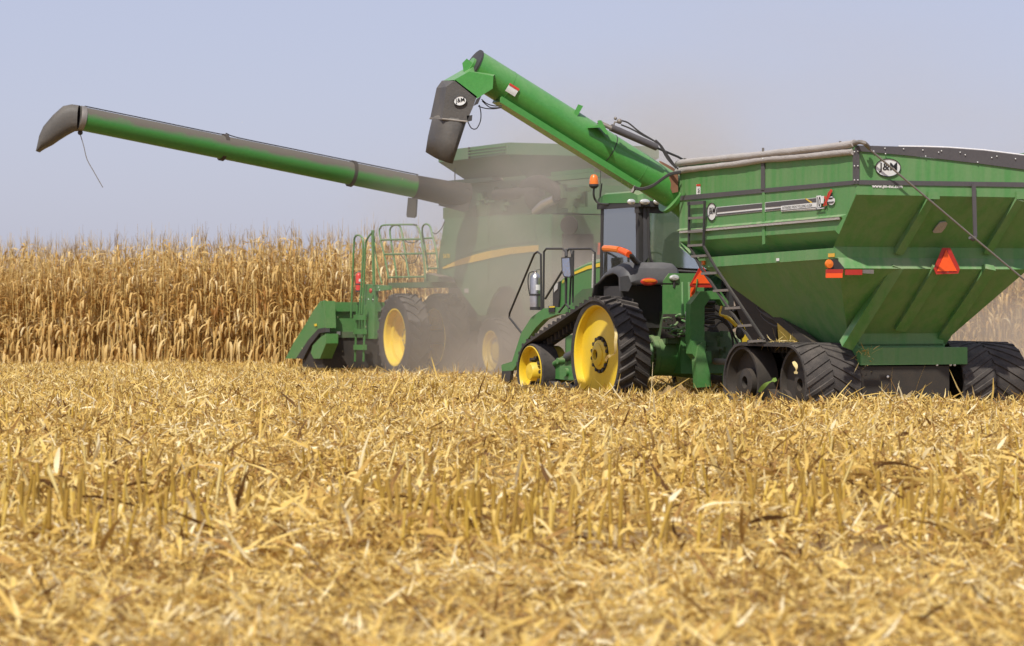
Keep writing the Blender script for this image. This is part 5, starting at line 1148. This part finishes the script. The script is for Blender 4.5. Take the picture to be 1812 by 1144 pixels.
v, f = strips(np.array([tuple(G.O+G.f*(2.9+random.gauss(0,.18))+G.l*(1.1+random.gauss(0,.14))+Vector((0,0,1.2))) for _ in range(70)]), rng.normal(size=(70,3))*np.array([1,1,.5]), rng.uniform(.06,.22,70), rng.uniform(.006,.02,70), rng.normal(size=(70,3))*.4, 3)
tag(link('straw_tuft', np_mesh('straw_tuft', v, f, M['litter'], np.repeat(rng.uniform(.3,1,70), 8))), 'tuft of dry straw lying on top of the left cart track', 'straw tuft')
v, f = strips(np.array([tuple(G.O+G.f*1.3+G.l*(.66+random.gauss(0,.06))+Vector((0,0,1.12-abs(random.gauss(0,.10))))) for _ in range(30)]), rng.normal(size=(30,3)), rng.uniform(.05,.16,30), rng.uniform(.006,.016,30), rng.normal(size=(30,3))*.4, 3)
tag(link('straw_tuft', np_mesh('straw_tuft', v, f, M['litter'], np.repeat(rng.uniform(.3,1,30), 8))), 'small wisp of straw caught at the left end of the green cart beam', 'straw tuft')
# clod of earth between tractor and cart
v, f = grid_mesh(np.linspace(-1, 1, 34), np.linspace(-1, 1, 24), lambda X, Y: (.44*np.maximum(0, 1-X*X)*np.maximum(0, 1-Y*Y)*(1+.25*np.sin(X*9)*np.sin(Y*7))+.03*np.sin(X*31+Y*23)-.05))
v = v*np.array([.62,.5,1]); cl = link('earth_mound', np_mesh('earth_mound', v, f, M['soil'], smooth=True)); cl.location = (2.55, 44.0, 0); tag(cl, 'heap of dry tan soil on the stubble between tractor and grain cart', 'soil heap')
def dust_vol(name, c, r, dens, col, label, seed, fall=1.6):
    mb = MB(); mb.ball((0,0,0), 1, 14); 
    m = bpy.data.materials.new(name); m.use_nodes = True; nt = m.node_tree; nt.nodes.remove(nt.nodes["Principled BSDF"]); out = nt.nodes["Material Output"]
    pv = node(nt, "ShaderNodeVolumePrincipled"); pv.inputs['Color'].default_value = (*col, 1); pv.inputs['Anisotropy'].default_value = .2
    tc = node(nt, "ShaderNodeTexCoord").outputs['Object']; ln = node(nt, "ShaderNodeVectorMath", operation='LENGTH'); nt.links.new(tc, ln.inputs[0])
    fo = mathn(nt, 'POWER', mathn(nt, 'SUBTRACT', 1.0, ln.outputs['Value'], True), fall)
    nz = node(nt, "ShaderNodeTexNoise"); nz.inputs['Scale'].default_value = 2.2; nz.inputs['Detail'].default_value = 4
    mp = node(nt, "ShaderNodeMapping"); mp.inputs['Location'].default_value = (seed, seed*.7, 0); nt.links.new(tc, mp.inputs[0]); nt.links.new(mp.outputs[0], nz.inputs['Vector'])
    nn = mathn(nt, 'MULTIPLY', mathn(nt, 'SUBTRACT', nz.outputs[0], .36, True), 6.0)
    nt.links.new(mathn(nt, 'MULTIPLY', mathn(nt, 'MULTIPLY', fo, nn), dens), pv.inputs['Density']); nt.links.new(pv.outputs[0], out.inputs['Volume'])
    me = bpy.data.meshes.new(name); me.from_pydata(mb.v, [], mb.f); me.materials.append(m); o = bpy.data.objects.new(name, me); sc.collection.objects.link(o)
    o.location = c; o.scale = r; tag(o, label, 'dust', kind='stuff'); return o
dust_vol('dust_cloud', (2.0, 57.0, 2.7), (6.2, 6.5, 4.6), .32, (.86,.79,.68), 'brown grey dust cloud hanging over the combine and behind the tractor', 1.3)

dust_vol('dust_cloud', (1.1, 56.5, .7), (4.4, 4.5, 2.5), .62, (.84,.75,.64), 'low tan dust rolling up from the ground round the combine wheels', 5.1)
dust_vol('dust_cloud', (13.5, 58.0, 1.5), (8, 9, 4.5), .30, (.82,.72,.60), 'pale tan dust hanging over the standing corn beyond the grain cart', 8.7)
dust_vol('dust_cloud', (6.0, 61.0, 4.0), (11, 8, 5.5), .10, (.85,.78,.68), 'faint wide dust veil drifting up into the sky above the machines', 3.1)
n = 150; q = rng.normal(size=(n, 3))*np.array([2.6, 2.2, 1.3])+np.array([-.3, 54.5, 1.9]); q[:, 2] = np.abs(q[:, 2]-.5)+.5
v, f = strips(q, rng.normal(size=(n, 3)), rng.uniform(.012, .05, n), rng.uniform(.008, .02, n), rng.normal(size=(n, 3))*.2, 1)
tag(link('flying_chaff', np_mesh('flying_chaff', v, f, M['litter'], np.full(len(v), 1.0))), 'pale flecks of chaff flying through the dust behind the combine', 'chaff', kind='stuff')
# parts go two levels deep at most: lift anything deeper onto its grandparent (all share the vehicle's frame)
def depth(o):
    d = 0
    while o.parent is not None: o = o.parent; d += 1
    return d
for o in list(sc.objects):
    while depth(o) > 2: o.parent = o.parent.parent
